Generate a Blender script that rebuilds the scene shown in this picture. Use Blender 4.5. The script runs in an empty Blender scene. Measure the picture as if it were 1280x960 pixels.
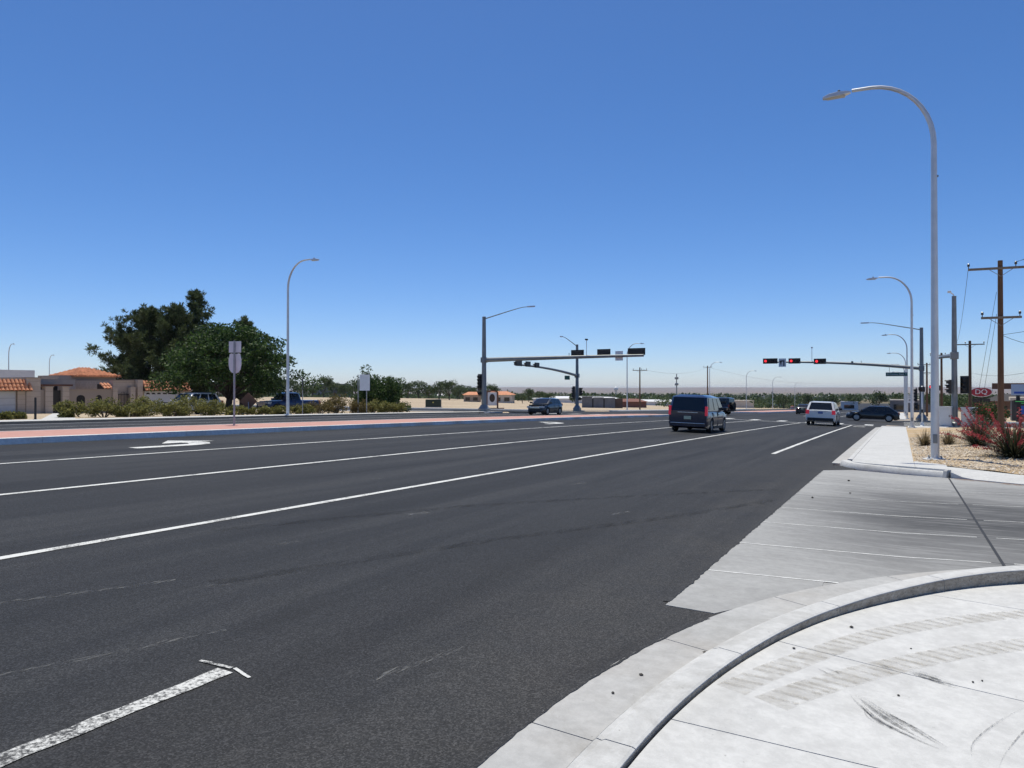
import bpy, bmesh, math, random
import numpy as np
from mathutils import Vector, Matrix, noise
R = math.radians
SC = bpy.context.scene
COL = SC.collection

# ------------------------------------------------------------------ camera
CAM_H, F_PX, YAW = 1.642, 905.0, R(28.2745)
cam_d = bpy.data.cameras.new('camera')
cam_d.sensor_width = 36.0
cam_d.lens = 36.0 * F_PX / 1280.0
cam_d.clip_start, cam_d.clip_end = 0.1, 60000.0
cam = bpy.data.objects.new('camera', cam_d)
COL.objects.link(cam)
cam.location = (0, 0, CAM_H)
cam.rotation_euler = (R(90.405), 0, YAW)
SC.camera = cam

# ------------------------------------------------------------------ sky, sun, exposure
SUN_EL, SUN_AZ = R(74.0), R(42.0)          # azimuth: degrees left of the road direction (+Y)
world = bpy.data.worlds.new('World')
SC.world = world
world.use_nodes = True
wn, wl = world.node_tree.nodes, world.node_tree.links
wn.clear()
sky = wn.new('ShaderNodeTexSky')
sky.sky_type = 'NISHITA'
sky.sun_disc = False
sky.sun_elevation = SUN_EL
sky.sun_rotation = -SUN_AZ
sky.altitude = 1200.0
sky.air_density, sky.dust_density, sky.ozone_density = 0.85, 0.9, 7.0
wb = wn.new('ShaderNodeBackground'); wb.inputs['Strength'].default_value = 0.135
wo = wn.new('ShaderNodeOutputWorld')
whs = wn.new('ShaderNodeHueSaturation'); whs.inputs['Saturation'].default_value = 1.17     # the phone's colour rendering of the same sky
wmx = wn.new('ShaderNodeMix'); wmx.data_type = 'RGBA'; wmx.blend_type = 'MULTIPLY'; wmx.inputs[0].default_value = 1; wmx.inputs[7].default_value = (1.05, .955, .98, 1)
wl.new(sky.outputs[0], whs.inputs['Color']); wl.new(whs.outputs[0], wmx.inputs[6]); wl.new(wmx.outputs[2], wb.inputs['Color']); wl.new(wb.outputs[0], wo.inputs['Surface'])
sun_d = bpy.data.lights.new('sun', 'SUN')
sun_d.energy, sun_d.angle, sun_d.color = 4.5, R(0.53), (1.0, 0.95, 0.80)
sun = bpy.data.objects.new('sun', sun_d)
COL.objects.link(sun)
sv = Vector((-math.sin(SUN_AZ) * math.cos(SUN_EL), math.cos(SUN_AZ) * math.cos(SUN_EL), math.sin(SUN_EL)))
sun.rotation_euler = (-sv).to_track_quat('-Z', 'Y').to_euler()
sun.location = (-30, 30, 120)
vs = SC.view_settings
vs.view_transform = 'Standard'; vs.look = 'None'; vs.exposure = 0.0; vs.gamma = 1.0; vs.use_curve_mapping = False

# ------------------------------------------------------------------ the lie of the land
# X is metres to the right of the camera across the road, Y metres ahead along the road
A_, B_, C_ = .01454, 9e-5, .02805
def sst(a, b, x):
    t = min(max((x - a) / (b - a), 0.0), 1.0)
    return t * t * (3 - 2 * t)
def fall(s):
    if s < 0: return A_ * s
    if s < 60: return A_ * s + B_ * s * s
    return A_ * 60 + B_ * 3600 + .022 * (s - 60)
def crown(d, s):
    if d < 0: return 0.0
    if d < 18.06: return C_ * d
    m = C_ * 18.06
    if d < 21.7: return m
    e = min(max(.30 + .004 * s, .2), .55)
    return m + (e - m) * min((d - 21.7) / 12.3, 1)
def g(X, Y):
    """road level"""
    d = -X
    f = 1 - .55 * sst(40, 200, d) * sst(70, 130, Y)
    z = crown(d, Y) - fall(Y) * f
    if d > 36: z -= min((d - 36) * .012, .35) * (1 - sst(55, 80, Y))
    return z
def terr(X, Y):
    r = math.hypot(X, Y)
    w = sst(260, 650, r)
    if r < 660:
        near = g(max(min(X, 300), -400), max(min(Y, 450), -300))
    else: near = 0
    far = -9.5 - 25 * sst(500, 3500, r)
    if r > 7000:
        th = math.atan2(X, Y)
        n = noise.noise(Vector((th * 7, r * 2e-4, 0))) * .5 + noise.noise(Vector((th * 25, r * 6e-4, 3))) * .2
        lift = sst(-1.05, -.45, th) * sst(1.6, .9, th) * .9 + .1
        far += (66 + 22 * n) * sst(7500, 13500, r) * lift
    return near * (1 - w) + far * w

# ------------------------------------------------------------------ materials
MATS = {}
def newmat(name):
    m = bpy.data.materials.new(name); m.use_nodes = True
    nt = m.node_tree
    return m, nt, nt.nodes['Principled BSDF']
def mat(name, col, rough=.6, metal=0., var=.12, scale=6., bump=0., bscale=60., spec=.5, coat=0., col2=None, stretch=None, emit=0., trans=0.):
    """plain procedural surface: two noises tint the colour, a third gives fine relief"""
    if name in MATS: return MATS[name]
    m, nt, b = newmat(name)
    N, L = nt.nodes, nt.links
    tc = N.new('ShaderNodeTexCoord'); src = tc.outputs['Object']
    if stretch:
        mp = N.new('ShaderNodeMapping'); mp.inputs['Scale'].default_value = stretch
        L.new(src, mp.inputs['Vector']); src = mp.outputs[0]
    n1 = N.new('ShaderNodeTexNoise'); n1.inputs['Scale'].default_value = scale; n1.inputs['Detail'].default_value = 6
    n1.inputs['Roughness'].default_value = .65
    L.new(src, n1.inputs['Vector'])
    cr = N.new('ShaderNodeValToRGB')
    c = Vector(col); d = Vector(col2) if col2 else None
    lo = [max(x * (1 - var), 0) for x in c]; hi = [min(x * (1 + var), 1) for x in (d or c)]
    cr.color_ramp.elements[0].position, cr.color_ramp.elements[1].position = .3, .7
    cr.color_ramp.elements[0].color = (*lo, 1); cr.color_ramp.elements[1].color = (*hi, 1)
    L.new(n1.outputs['Fac'], cr.inputs['Fac']); L.new(cr.outputs[0], b.inputs['Base Color'])
    b.inputs['Roughness'].default_value = rough; b.inputs['Metallic'].default_value = metal
    b.inputs['Specular IOR Level'].default_value = spec
    if coat: b.inputs['Coat Weight'].default_value = coat; b.inputs['Coat Roughness'].default_value = .05
    if bump:
        n2 = N.new('ShaderNodeTexNoise'); n2.inputs['Scale'].default_value = bscale; n2.inputs['Detail'].default_value = 5
        L.new(src, n2.inputs['Vector'])
        bp = N.new('ShaderNodeBump'); bp.inputs['Strength'].default_value = bump; bp.inputs['Distance'].default_value = .02
        L.new(n2.outputs['Fac'], bp.inputs['Height']); L.new(bp.outputs[0], b.inputs['Normal'])
    if emit:
        b.inputs['Emission Color'].default_value = (*col, 1); b.inputs['Emission Strength'].default_value = emit
    MATS[name] = m
    return m
class NB:
    """small helper to wire node graphs"""
    def __init__(s, name):
        s.m, s.nt, s.b = newmat(name); s.N, s.L = s.nt.nodes, s.nt.links
        s.tc = s.N.new('ShaderNodeTexCoord').outputs['Object']; MATS[name] = s.m
    def mp(s, sc=(1, 1, 1), rot=(0, 0, 0), loc=(0, 0, 0)):
        n = s.N.new('ShaderNodeMapping'); n.inputs['Scale'].default_value = sc; n.inputs['Rotation'].default_value = rot
        n.inputs['Location'].default_value = loc; s.L.new(s.tc, n.inputs[0]); return n.outputs[0]
    def noise(s, scale, detail=4, rough=.6, vec=None, dist=0.):
        n = s.N.new('ShaderNodeTexNoise'); n.inputs['Scale'].default_value = scale; n.inputs['Detail'].default_value = detail
        n.inputs['Roughness'].default_value = rough; n.inputs['Distortion'].default_value = dist
        s.L.new(vec or s.tc, n.inputs['Vector']); return n.outputs['Fac']
    def voro(s, scale, feat='F1', vec=None):
        n = s.N.new('ShaderNodeTexVoronoi'); n.inputs['Scale'].default_value = scale; n.feature = feat
        s.L.new(vec or s.tc, n.inputs['Vector']); return n.outputs
    def ramp(s, fac, stops):
        n = s.N.new('ShaderNodeValToRGB'); e = n.color_ramp.elements
        while len(e) < len(stops): e.new(.5)
        for i, (p, c) in enumerate(stops):
            e[i].position = p; e[i].color = (*c, 1) if not isinstance(c, float) else (c, c, c, 1)
        s.L.new(fac, n.inputs[0]); return n.outputs[0]
    def mix(s, fac, a, b, mode='MIX'):
        n = s.N.new('ShaderNodeMix'); n.data_type = 'RGBA'; n.blend_type = mode
        for i, v in ((0, fac), (6, a), (7, b)):
            if isinstance(v, (int, float)): n.inputs[i].default_value = v if i == 0 else (v, v, v, 1)
            elif isinstance(v, tuple): n.inputs[i].default_value = (*v, 1)
            else: s.L.new(v, n.inputs[i])
        return n.outputs[2]
    def bump(s, h, strength, dist=.02):
        n = s.N.new('ShaderNodeBump'); n.inputs['Strength'].default_value = strength; n.inputs['Distance'].default_value = dist
        s.L.new(h, n.inputs['Height']); s.L.new(n.outputs[0], s.b.inputs['Normal'])
    def out(s, col, rough=.8, spec=.3):
        if isinstance(col, tuple): s.b.inputs['Base Color'].default_value = (*col, 1)
        else: s.L.new(col, s.b.inputs['Base Color'])
        if isinstance(rough, float): s.b.inputs['Roughness'].default_value = rough
        else: s.L.new(rough, s.b.inputs['Roughness'])
        s.b.inputs['Specular IOR Level'].default_value = spec
        return s.m

def mk_asphalt():
    k = NB('asphalt')
    big = k.noise(.22, 4, .6)
    streak = k.noise(1.0, 6, .62, k.mp((1.1, .05, 1)), .4)
    fine = k.noise(95, 3, .7)
    vo = k.voro(125)
    base = k.ramp(streak, [(.38, (.012, .0132, .0165)), (.5, (.019, .0203, .024)), (.62, (.031, .032, .035))])
    base = k.mix(k.ramp(big, [(.35, 0.), (.7, .4)]), base, (.030, .031, .034))
    grain = k.ramp(vo['Color'], [(.08, .45), (.55, .95), (.92, 2.1)])
    base = k.mix(1.0, base, grain, 'MULTIPLY')
    speck = k.ramp(k.noise(55, 2, .5), [(.72, 0.), (.77, 1.)])
    base = k.mix(k.mix(speck, 0., .35), base, (.16, .155, .15))
    worn = k.ramp(k.noise(.9, 6, .75, k.mp((1, .25, 1), (0, 0, .2))), [(.62, 0.), (.75, .35)])
    base = k.mix(worn, base, (.085, .082, .08))
    # pale dust blown toward the gutter on the right
    sx = k.N.new('ShaderNodeSeparateXYZ'); k.L.new(k.tc, sx.inputs[0])
    mr = k.N.new('ShaderNodeMapRange'); mr.inputs[1].default_value = -4.2; mr.inputs[2].default_value = -1.5; k.L.new(sx.outputs[0], mr.inputs[0])
    mu = k.N.new('ShaderNodeMath'); mu.operation = 'MULTIPLY'; k.L.new(mr.outputs[0], mu.inputs[0]); k.L.new(k.ramp(k.noise(.7, 5, .7), [(.3, .1), (.7, .65)]), mu.inputs[1])
    base = k.mix(mu.outputs[0], base, k.mix(1.0, (.056, .052, .047), grain, 'MULTIPLY'))
    k.bump(k.mix(.5, vo['Distance'], fine), .55, .012)
    # oil drips down the middle of each lane
    oil = k.ramp(k.noise(1.0, 5, .7, k.mp((.9, .30, 1), (0, 0, 0), (5, 2, 0))), [(.60, 0.), (.72, .55)])
    base = k.mix(oil, base, (.012, .012, .013))
    return k.out(base, .80, .28)
def mk_concrete(name, tone, stain=.5, warm=0., broom=True, dark=None, darkamt=.0):
    k = NB(name)
    t = tone
    c0 = (t * .93, t * .925, t * .91); c1 = (t * 1.06, t * 1.055, t * 1.035)
    base = k.ramp(k.noise(1.7, 7, .7), [(.32, c0), (.68, c1)])
    mott = k.ramp(k.noise(11, 6, .75), [(.4, .90), (.62, 1.05)])
    base = k.mix(1.0, base, mott, 'MULTIPLY')
    st = k.ramp(k.noise(.8, 8, .78, None, 1.2), [(.5, 0.), (.74, stain)])
    base = k.mix(st, base, (t * .58, t * .56, t * .52))
    spot = k.ramp(k.noise(26, 4, .6), [(.69, 0.), (.74, .6)])
    base = k.mix(spot, base, (t * .45, t * .44, t * .42))
    if warm: base = k.mix(k.ramp(k.noise(.6, 5), [(.45, 0.), (.7, warm)]), base, (.50, .38, .27))
    if dark:
        # rubber and grime polished into the driveway by turning wheels, worn in bands along the way cars take
        n = k.noise(1.0, 8, .62, k.mp((.16, .34, 1), (0, 0, .15), (3.1, .6, 0)), .3)
        sx = k.N.new('ShaderNodeSeparateXYZ'); k.L.new(k.tc, sx.inputs[0])
        def band(out, pts):
            c = k.N.new('ShaderNodeMapRange'); c.inputs[1].default_value, c.inputs[2].default_value = pts; c.interpolation_type = 'SMOOTHSTEP'; k.L.new(sx.outputs[out], c.inputs[0]); return c.outputs[0]
        def mul(a, b):
            c = k.N.new('ShaderNodeMath'); c.operation = 'MULTIPLY'; k.L.new(a, c.inputs[0]); k.L.new(b, c.inputs[1]); return c.outputs[0]
        f = mul(mul(band(0, (-2.2, .2)), band(1, (6.3, 9.6))), band(1, (17.6, 12.5)))
        base = k.mix(mul(f, k.ramp(n, [(.25, .45), (.62, darkamt)])), base, dark)
        base = k.mix(k.ramp(n, [(.45, .0), (.7, .45)]), base, dark)
        n = k.noise(1.0, 5, .7, k.mp((.7, 7, 1), (0, 0, .15)))
        base = k.mix(k.ramp(n, [(.5, 0.), (.75, .5)]), base, (.40, .40, .395))
    fine = k.noise(140, 3, .7)
    if broom:
        br = k.noise(1.0, 3, .6, k.mp((6, 260, 1)))
        k.bump(k.mix(.5, fine, br), .35, .006)
    else: k.bump(fine, .4, .006)
    return k.out(base, .85, .25)
def mk_sand(name, c0, c1, c2):
    k = NB(name)
    base = k.ramp(k.noise(.05, 8, .65), [(.35, c0), (.65, c1)])
    base = k.mix(k.ramp(k.noise(.35, 7, .7), [(.5, 0.), (.75, .7)]), base, c2)
    gr = k.ramp(k.voro(22)['Color'], [(.1, .65), (.9, 1.25)])
    base = k.mix(1.0, base, gr, 'MULTIPLY')
    k.bump(k.noise(7, 6, .7), .5, .08)
    return k.out(base, .95, .15)
def mk_leaf(name, dark, light, trans=.3, scale=.9):
    k = NB(name)
    geo = k.N.new('ShaderNodeNewGeometry')
    base = k.ramp(geo.outputs['Random Per Island'], [(.0, dark), (.75, light), (1., tuple(min(1, x * 1.35) for x in light))])
    base = k.mix(k.ramp(k.noise(scale, 3), [(.3, 0.), (.7, .6)]), base, dark)
    m = k.out(base, .6, .3)
    tr = k.N.new('ShaderNodeBsdfTranslucent'); k.L.new(base, tr.inputs[0])
    mx = k.N.new('ShaderNodeMixShader'); mx.inputs[0].default_value = trans
    o = k.N['Material Output'] if 'Material Output' in k.N else None
    k.L.new(k.b.outputs[0], mx.inputs[1]); k.L.new(tr.outputs[0], mx.inputs[2]); k.L.new(mx.outputs[0], o.inputs['Surface'])
    return m
def mk_brick(name, c1, c2, mortar, w=.4, h=.2, rot=(0, 0, 0), msize=.012):
    k = NB(name)
    n = k.N.new('ShaderNodeTexBrick')
    n.inputs['Color1'].default_value = (*c1, 1); n.inputs['Color2'].default_value = (*c2, 1); n.inputs['Mortar'].default_value = (*mortar, 1)
    n.inputs['Scale'].default_value = 1.0; n.inputs['Brick Width'].default_value = w; n.inputs['Row Height'].default_value = h
    n.inputs['Mortar Size'].default_value = msize
    k.L.new(k.mp((1, 1, 1), rot), n.inputs['Vector'])
    base = k.mix(k.ramp(k.noise(3, 6, .7), [(.3, .0), (.8, .45)]), n.outputs[0], tuple(x * .7 for x in c1))
    return k.out(base, .85, .2)
def mk_paint(name, col, rough=.28, metal=.25):
    k = NB(name)
    dirt = k.ramp(k.noise(5, 5, .7), [(.45, 0.), (.8, .10)])
    base = k.mix(dirt, col, tuple(min(x * 1.5 + .01, .5) for x in col))
    k.b.inputs['Metallic'].default_value = metal
    k.b.inputs['Coat Weight'].default_value = .8; k.b.inputs['Coat Roughness'].default_value = .06
    return k.out(base, rough, .5)
def mk_worn(name, col, under, amt):
    """road paint worn down to the stones"""
    k = NB(name)
    n = k.noise(44, 5, .75); n2 = k.noise(2.2, 5, .7)
    f = k.ramp(k.mix(.45, n, n2), [(amt - .05, 1.), (amt + .05, 0.)])
    base = k.mix(f, col, under)
    k.bump(n, .35, .008)
    return k.out(base, .75, .3)
def mk_alpha(name, col, lo, hi, sc=(1, 1, 1), rot=0., scale=20., amt=.8):
    """a stain lying on a surface: colour broken up by noise, see-through between"""
    k = NB(name)
    f = k.ramp(k.noise(scale, 5, .7, k.mp(sc, (0, 0, rot))), [(lo, 0.), (hi, amt)])
    k.out(col, .9, .1)
    tr = k.N.new('ShaderNodeBsdfTransparent'); mx = k.N.new('ShaderNodeMixShader')
    k.L.new(f, mx.inputs[0]); k.L.new(tr.outputs[0], mx.inputs[1]); k.L.new(k.b.outputs[0], mx.inputs[2])
    k.L.new(mx.outputs[0], k.N['Material Output'].inputs['Surface'])
    return k.m

# ------------------------------------------------------------------ mesh helpers
class MB:
    def __init__(s): s.v, s.f = [], []
    def add(s, vs, fs, mtx=None):
        o = len(s.v)
        s.v += [tuple(mtx @ Vector(p)) for p in vs] if mtx else [tuple(p) for p in vs]
        s.f += [tuple(i + o for i in f) for f in fs]; return s
    def box(s, x0, x1, y0, y1, z0, z1, mtx=None):
        v = [(x, y, z) for z in (z0, z1) for y in (y0, y1) for x in (x0, x1)]
        return s.add(v, [(0, 2, 3, 1), (4, 5, 7, 6), (0, 1, 5, 4), (2, 6, 7, 3), (0, 4, 6, 2), (1, 3, 7, 5)], mtx)
    def tube(s, path, rad, n=8, mtx=None, cap=True):
        P = [Vector(p) for p in path]
        rad = rad if isinstance(rad, (list, tuple)) else [rad] * len(P)
        vs, fs = [], []
        ref = None
        for i, p in enumerate(P):
            d = (P[min(i + 1, len(P) - 1)] - P[max(i - 1, 0)]).normalized()
            if ref is None: ref = Vector((1, 0, 0)) if abs(d.x) < .9 else Vector((0, 1, 0))
            u = (ref - d * ref.dot(d)).normalized(); w = d.cross(u); ref = u
            for k in range(n):
                a = 2 * math.pi * k / n
                vs.append(p + (u * math.cos(a) + w * math.sin(a)) * rad[i])
        for i in range(len(P) - 1):
            for k in range(n):
                fs.append((i * n + k, i * n + (k + 1) % n, (i + 1) * n + (k + 1) % n, (i + 1) * n + k))
        if cap: fs += [tuple(range(n))[::-1], tuple(range((len(P) - 1) * n, len(P) * n))]
        return s.add(vs, fs, mtx)
    def prism(s, poly, z0, z1, mtx=None):
        n = len(poly)
        v = [(x, y, z0) for x, y in poly] + [(x, y, z1) for x, y in poly]
        f = [tuple(range(n))[::-1], tuple(range(n, 2 * n))] + [(i, (i + 1) % n, n + (i + 1) % n, n + i) for i in range(n)]
        return s.add(v, f, mtx)
    def lathe(s, prof, n=16, mtx=None):
        """profile of (radius, z) turned about z"""
        v = [(r * math.cos(2 * math.pi * k / n), r * math.sin(2 * math.pi * k / n), z) for r, z in prof for k in range(n)]
        f = [(i * n + k, i * n + (k + 1) % n, (i + 1) * n + (k + 1) % n, (i + 1) * n + k) for i in range(len(prof) - 1) for k in range(n)]
        f += [tuple(range(n))[::-1], tuple(range((len(prof) - 1) * n, len(prof) * n))]
        return s.add(v, f, mtx)
    def loft(s, rings, closed=True, cap=True, mtx=None):
        n = len(rings[0]); v = [p for r in rings for p in r]
        m = n if closed else n - 1
        f = [(i * n + k, i * n + (k + 1) % n, (i + 1) * n + (k + 1) % n, (i + 1) * n + k) for i in range(len(rings) - 1) for k in range(m)]
        if cap and closed: f += [tuple(range(n))[::-1], tuple(range((len(rings) - 1) * n, len(rings) * n))]
        return s.add(v, f, mtx)
    def build(s, name, m, parent=None, smooth=False, bevel=0., fix=True, seg=2):
        me = bpy.data.meshes.new(name)
        me.from_pydata(s.v, [], s.f)
        if fix or bevel:
            bm = bmesh.new(); bm.from_mesh(me)
            if bevel:
                es = [e for e in bm.edges if len(e.link_faces) == 2 and e.calc_face_angle(0) > .6]
                bmesh.ops.bevel(bm, geom=es, offset=bevel, segments=seg, affect='EDGES', profile=.6)
            bmesh.ops.recalc_face_normals(bm, faces=bm.faces)
            bm.to_mesh(me); bm.free()
        if smooth is True: me.polygons.foreach_set('use_smooth', [True] * len(me.polygons))
        elif smooth:
            me.polygons.foreach_set('use_smooth', [True] * len(me.polygons))
            try: me.set_sharp_from_angle(angle=smooth)
            except Exception: pass
        me.materials.append(m)
        o = bpy.data.objects.new(name, me); COL.objects.link(o)
        if parent is not None: o.parent = parent
        return o
def tag(o, label=None, cat=None, group=None, kind=None):
    if label: o['label'] = label
    if cat: o['category'] = cat
    if group: o['group'] = group
    if kind: o['kind'] = kind
    return o
def thing(name, label, cat, loc=(0, 0, 0), rz=0., group=None, tilt=False):
    o = bpy.data.objects.new(name, None); COL.objects.link(o)
    o.empty_display_size = .2
    o.location = loc
    o.rotation_euler = (0, 0, rz)
    return tag(o, label, cat, group)
def struct(name, mb, m, parent=None, **k):
    o = mb.build(name, m, parent, **k)
    if parent is None: o['kind'] = 'structure'
    return o
def struct_empty(name):
    o = bpy.data.objects.new(name, None); COL.objects.link(o); o['kind'] = 'structure'; return o
def dup(root, loc, rz=0., label=None, scale=None):
    def cp(o, par):
        c = o.copy(); COL.objects.link(c)
        if par is not None: c.parent = par
        for ch in o.children: cp(ch, c)
        return c
    r = cp(root, None); r.location = loc; r.rotation_euler = (0, 0, rz)
    if scale: r.scale = scale
    if label: r['label'] = label
    return r
def quads(name, V, m, parent=None, n=4):
    """N quads (or n-gons) from an (N*n,3) array, fast"""
    me = bpy.data.meshes.new(name); k = len(V) // n
    me.vertices.add(len(V)); me.vertices.foreach_set('co', np.asarray(V, dtype=np.float32).ravel())
    me.loops.add(len(V)); me.loops.foreach_set('vertex_index', np.arange(len(V), dtype=np.int32))
    me.polygons.add(k); me.polygons.foreach_set('loop_start', np.arange(0, len(V), n, dtype=np.int32))
    me.update(calc_edges=True)
    me.materials.append(m)
    o = bpy.data.objects.new(name, me); COL.objects.link(o)
    if parent is not None: o.parent = parent
    return o
def unit(a): return a / np.maximum(np.linalg.norm(a, axis=1, keepdims=True), 1e-9)
def leaves(P, L, W, rng, D=None, spread=.6):
    """leaf quads at points P, long L and wide W, along D (or any way)"""
    n = len(P)
    d = unit(rng.normal(size=(n, 3))) if D is None else unit(D + rng.normal(size=(n, 3)) * spread)
    s = unit(np.cross(d, rng.normal(size=(n, 3))))
    L = np.broadcast_to(np.asarray(L, float), (n,))[:, None] * rng.uniform(.7, 1.25, (n, 1)); W = np.broadcast_to(np.asarray(W, float), (n,))[:, None]
    return np.stack([P - s * W * .15, P + d * L * .5 - s * W * .5, P + d * L, P + d * L * .5 + s * W * .5], 1).reshape(-1, 3)
def text_mesh(name, body, size, m, parent, mtx, depth=.004, align='CENTER'):
    cu = bpy.data.curves.new(name, 'FONT'); cu.body = body; cu.size = size; cu.extrude = depth
    cu.align_x = align; cu.align_y = 'CENTER'
    t = bpy.data.objects.new(name, cu); COL.objects.link(t)
    me = bpy.data.meshes.new_from_object(t.evaluated_get(bpy.context.evaluated_depsgraph_get()))
    bpy.data.objects.remove(t)
    me.materials.clear(); me.materials.append(m)
    o = bpy.data.objects.new(name, me); COL.objects.link(o); o.parent = parent; o.matrix_local = mtx
    return o
# -- shared materials
ASPH = mk_asphalt()
CONC = mk_concrete('concrete_walk', .54, .25)
SLAB = mk_concrete('concrete_slab', .56, .30, 0., False)
APRON = mk_concrete('concrete_apron', .36, .35, 0., True, (.058, .058, .060), .97)
KERB = mk_concrete('concrete_kerb', .54, .8, .0, False)
GUTTER = mk_concrete('concrete_gutter', .43, .6, .15, False)
SAND = mk_sand('sand', (.42, .33, .235), (.50, .41, .30), (.36, .27, .185))
WHITE_LINE = mk_worn('road_paint', (.64, .64, .62), (.06, .06, .062), .435)
WORN_LINE = mk_worn('worn_road_paint', (.62, .62, .60), (.055, .055, .056), .475)
GALV = mat('galvanised_steel', (.62, .63, .64), .40, .45, .10, 2.2, .05, 30)
GALVD = mat('weathered_steel', (.22, .235, .245), .5, .45, .15, 2, .05, 30)
BLACK = mat('black_plastic', (.012, .012, .013), .45, 0, .1, 8)
RUBBER = mat('rubber', (.016, .016, .016), .8, 0, .15, 10)
GLASS = mat('tinted_glass', (.010, .012, .015), .04, 0, .1, 3, spec=.6)
CHROME = mat('chrome', (.60, .60, .60), .18, .9, .05, 6)
# ================================================================== THE SETTING
def lines(a, b, step): return list(np.arange(a, b, step)) + [b]
def merge(*ls):
    v = sorted(set(round(float(x), 3) for l in ls for x in l)); out = [v[0]]
    for x in v[1:]:
        if x - out[-1] > .09: out.append(x)
    return out
NEAR_S, FAR_S = 63.6, 87.4                   # kerb lines of the cross street
def in_road(X, Y):
    if -34.3 < X < -1.15 and -200 < Y < 640: return True
    if NEAR_S - .1 < Y < FAR_S + .1: return True
    return Y < 21.2 and X > -1.7
def ground_level(X, Y):
    if math.hypot(X, Y) > 640: return terr(X, Y) - .06
    off = -.10 if in_road(X, Y) else .085
    # the corner lot's gravel is heaped up a little behind the walk
    return terr(X, Y) + off
gx = merge(lines(-90, 70, 2.5), [-34.5, -34.2, -21.7, -18.06, -1.75, -1.5, -1.3, -1.0, .3], -np.geomspace(90, 17000, 64), np.geomspace(70, 17000, 64))
gy = merge(lines(-30, 160, 2.5), [21.0, 21.4, NEAR_S - .3, NEAR_S + .1, FAR_S - .1, FAR_S + .3], -np.geomspace(30, 3000, 14), np.geomspace(160, 17000, 74))
nx = len(gx)
GV = [(x, y, ground_level(x, y)) for y in gy for x in gx]
SCRUB = mk_sand('valley_scrub', (.15, .125, .080), (.20, .165, .11), (.11, .105, .06))
HILL = mk_sand('far_hill', (.17, .125, .105), (.22, .165, .14), (.13, .10, .085))
for nm, r0, r1, mm in (('ground', 0, 380, SAND), ('valley_floor', 380, 7200, SCRUB), ('hills', 7200, 1e9, HILL)):
    gm = MB(); ix = {}
    for j in range(len(gy) - 1):
        for i in range(nx - 1):
            if not r0 <= math.hypot((gx[i] + gx[i + 1]) / 2, (gy[j] + gy[j + 1]) / 2) < r1: continue
            q = []
            for v in (j * nx + i, j * nx + i + 1, (j + 1) * nx + i + 1, (j + 1) * nx + i):
                if v not in ix: ix[v] = len(gm.v); gm.v.append(GV[v])
                q.append(ix[v])
            gm.f.append(tuple(q))
    struct(nm, gm, mm, fix=False, smooth=True)

# ---- asphalt: the avenue and the street that crosses it, one sheet
ax = merge(lines(-240, -36, 12), lines(-36, 8, 1.0), [-34.2, -21.7, -18.06, -1.55], lines(8, 160, 8))
ay = merge(lines(-40, 60, 2.0), lines(60, 95, 1.0), [NEAR_S, FAR_S], lines(95, 630, 8))
am = MB(); nx = len(ax)
idx = {}
def av(i, j):
    if (i, j) not in idx:
        idx[(i, j)] = len(am.v); am.v.append((ax[i], ay[j], g(ax[i], ay[j]) if ay[j] < 260 else max(g(ax[i], ay[j]), terr(ax[i], ay[j]) + .1)))
    return idx[(i, j)]
def corner_ok(x, y):
    """is this spot on the carriageway, with the rounded corners of the junction"""
    if NEAR_S <= y <= FAR_S or -34.2 <= x <= -1.3: return True
    for cx, sx in ((-1.3, 1), (-34.2, -1)):
        for cy, sy in ((NEAR_S, -1), (FAR_S, 1)):
            u, v = (x - cx) * sx, (y - cy) * sy
            if 0 <= u < 6.5 and 0 <= v < 6.5 and math.hypot(6.5 - u, 6.5 - v) > 6.4: return True
    return False
for j in range(len(ay) - 1):
    for i in range(len(ax) - 1):
        mx, my = (ax[i] + ax[i + 1]) / 2, (ay[j] + ay[j + 1]) / 2
        if corner_ok(mx, my) or (my < 19.5 and -1.62 < mx < -.9):
            am.f.append((av(i, j), av(i + 1, j), av(i + 1, j + 1), av(i, j + 1)))
road = struct('road', am, ASPH, fix=False)

def strip(mb, pts, w, dz, seg=1.5, fn=None, ragged=0., rnd=None):
    """a painted strip draped on the road along a polyline"""
    fn = fn or g
    P = [Vector((*p, 0)) for p in pts]; out = []
    for a, b in zip(P, P[1:]):
        n = max(1, int((b - a).length / seg))
        out += [a.lerp(b, k / n) for k in range(n)]
    out.append(P[-1])
    vs = []
    for i, p in enumerate(out):
        d = (out[min(i + 1, len(out) - 1)] - out[max(i - 1, 0)]).normalized(); s = Vector((-d.y, d.x, 0))
        for sg in (-1, 1):
            q = p + s * (sg * (w / 2 + (rnd.uniform(-ragged, ragged) if ragged else 0)))
            vs.append((q.x, q.y, fn(q.x, q.y) + dz))
    n = len(out)
    return mb.add(vs, [(2 * i, 2 * i + 1, 2 * i + 3, 2 * i + 2) for i in range(n - 1)])
rr = random.Random(4)
def line(name, pts, w, m=None, seg=1.2, ragged=.006, dz=.005):
    mb = MB(); strip(mb, pts, w, dz, seg, None, ragged, rr); return mb.build(name, m or WHITE_LINE, road, fix=False)
line('lane_line', [(-7.02, -12), (-7.02, 61)], .11)
line('lane_line', [(-10.67, -12), (-10.67, 61)], .11)
line('lane_line', [(-14.32, -12), (-14.32, 61)], .10)
line('lane_line', [(-3.36, -12), (-3.36, 2.84)], .115, WORN_LINE, .12, .010)
line('lane_line', [(-3.36, 22.6), (-3.36, 61)], .125)
line('start_mark', [(-3.60, 2.86), (-3.36, 2.88)], .028, WORN_LINE, .05, .004, .006)
line('start_mark', [(-3.345, 2.885), (-3.17, 2.84)], .022, WORN_LINE, .05, .004, .006)
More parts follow.
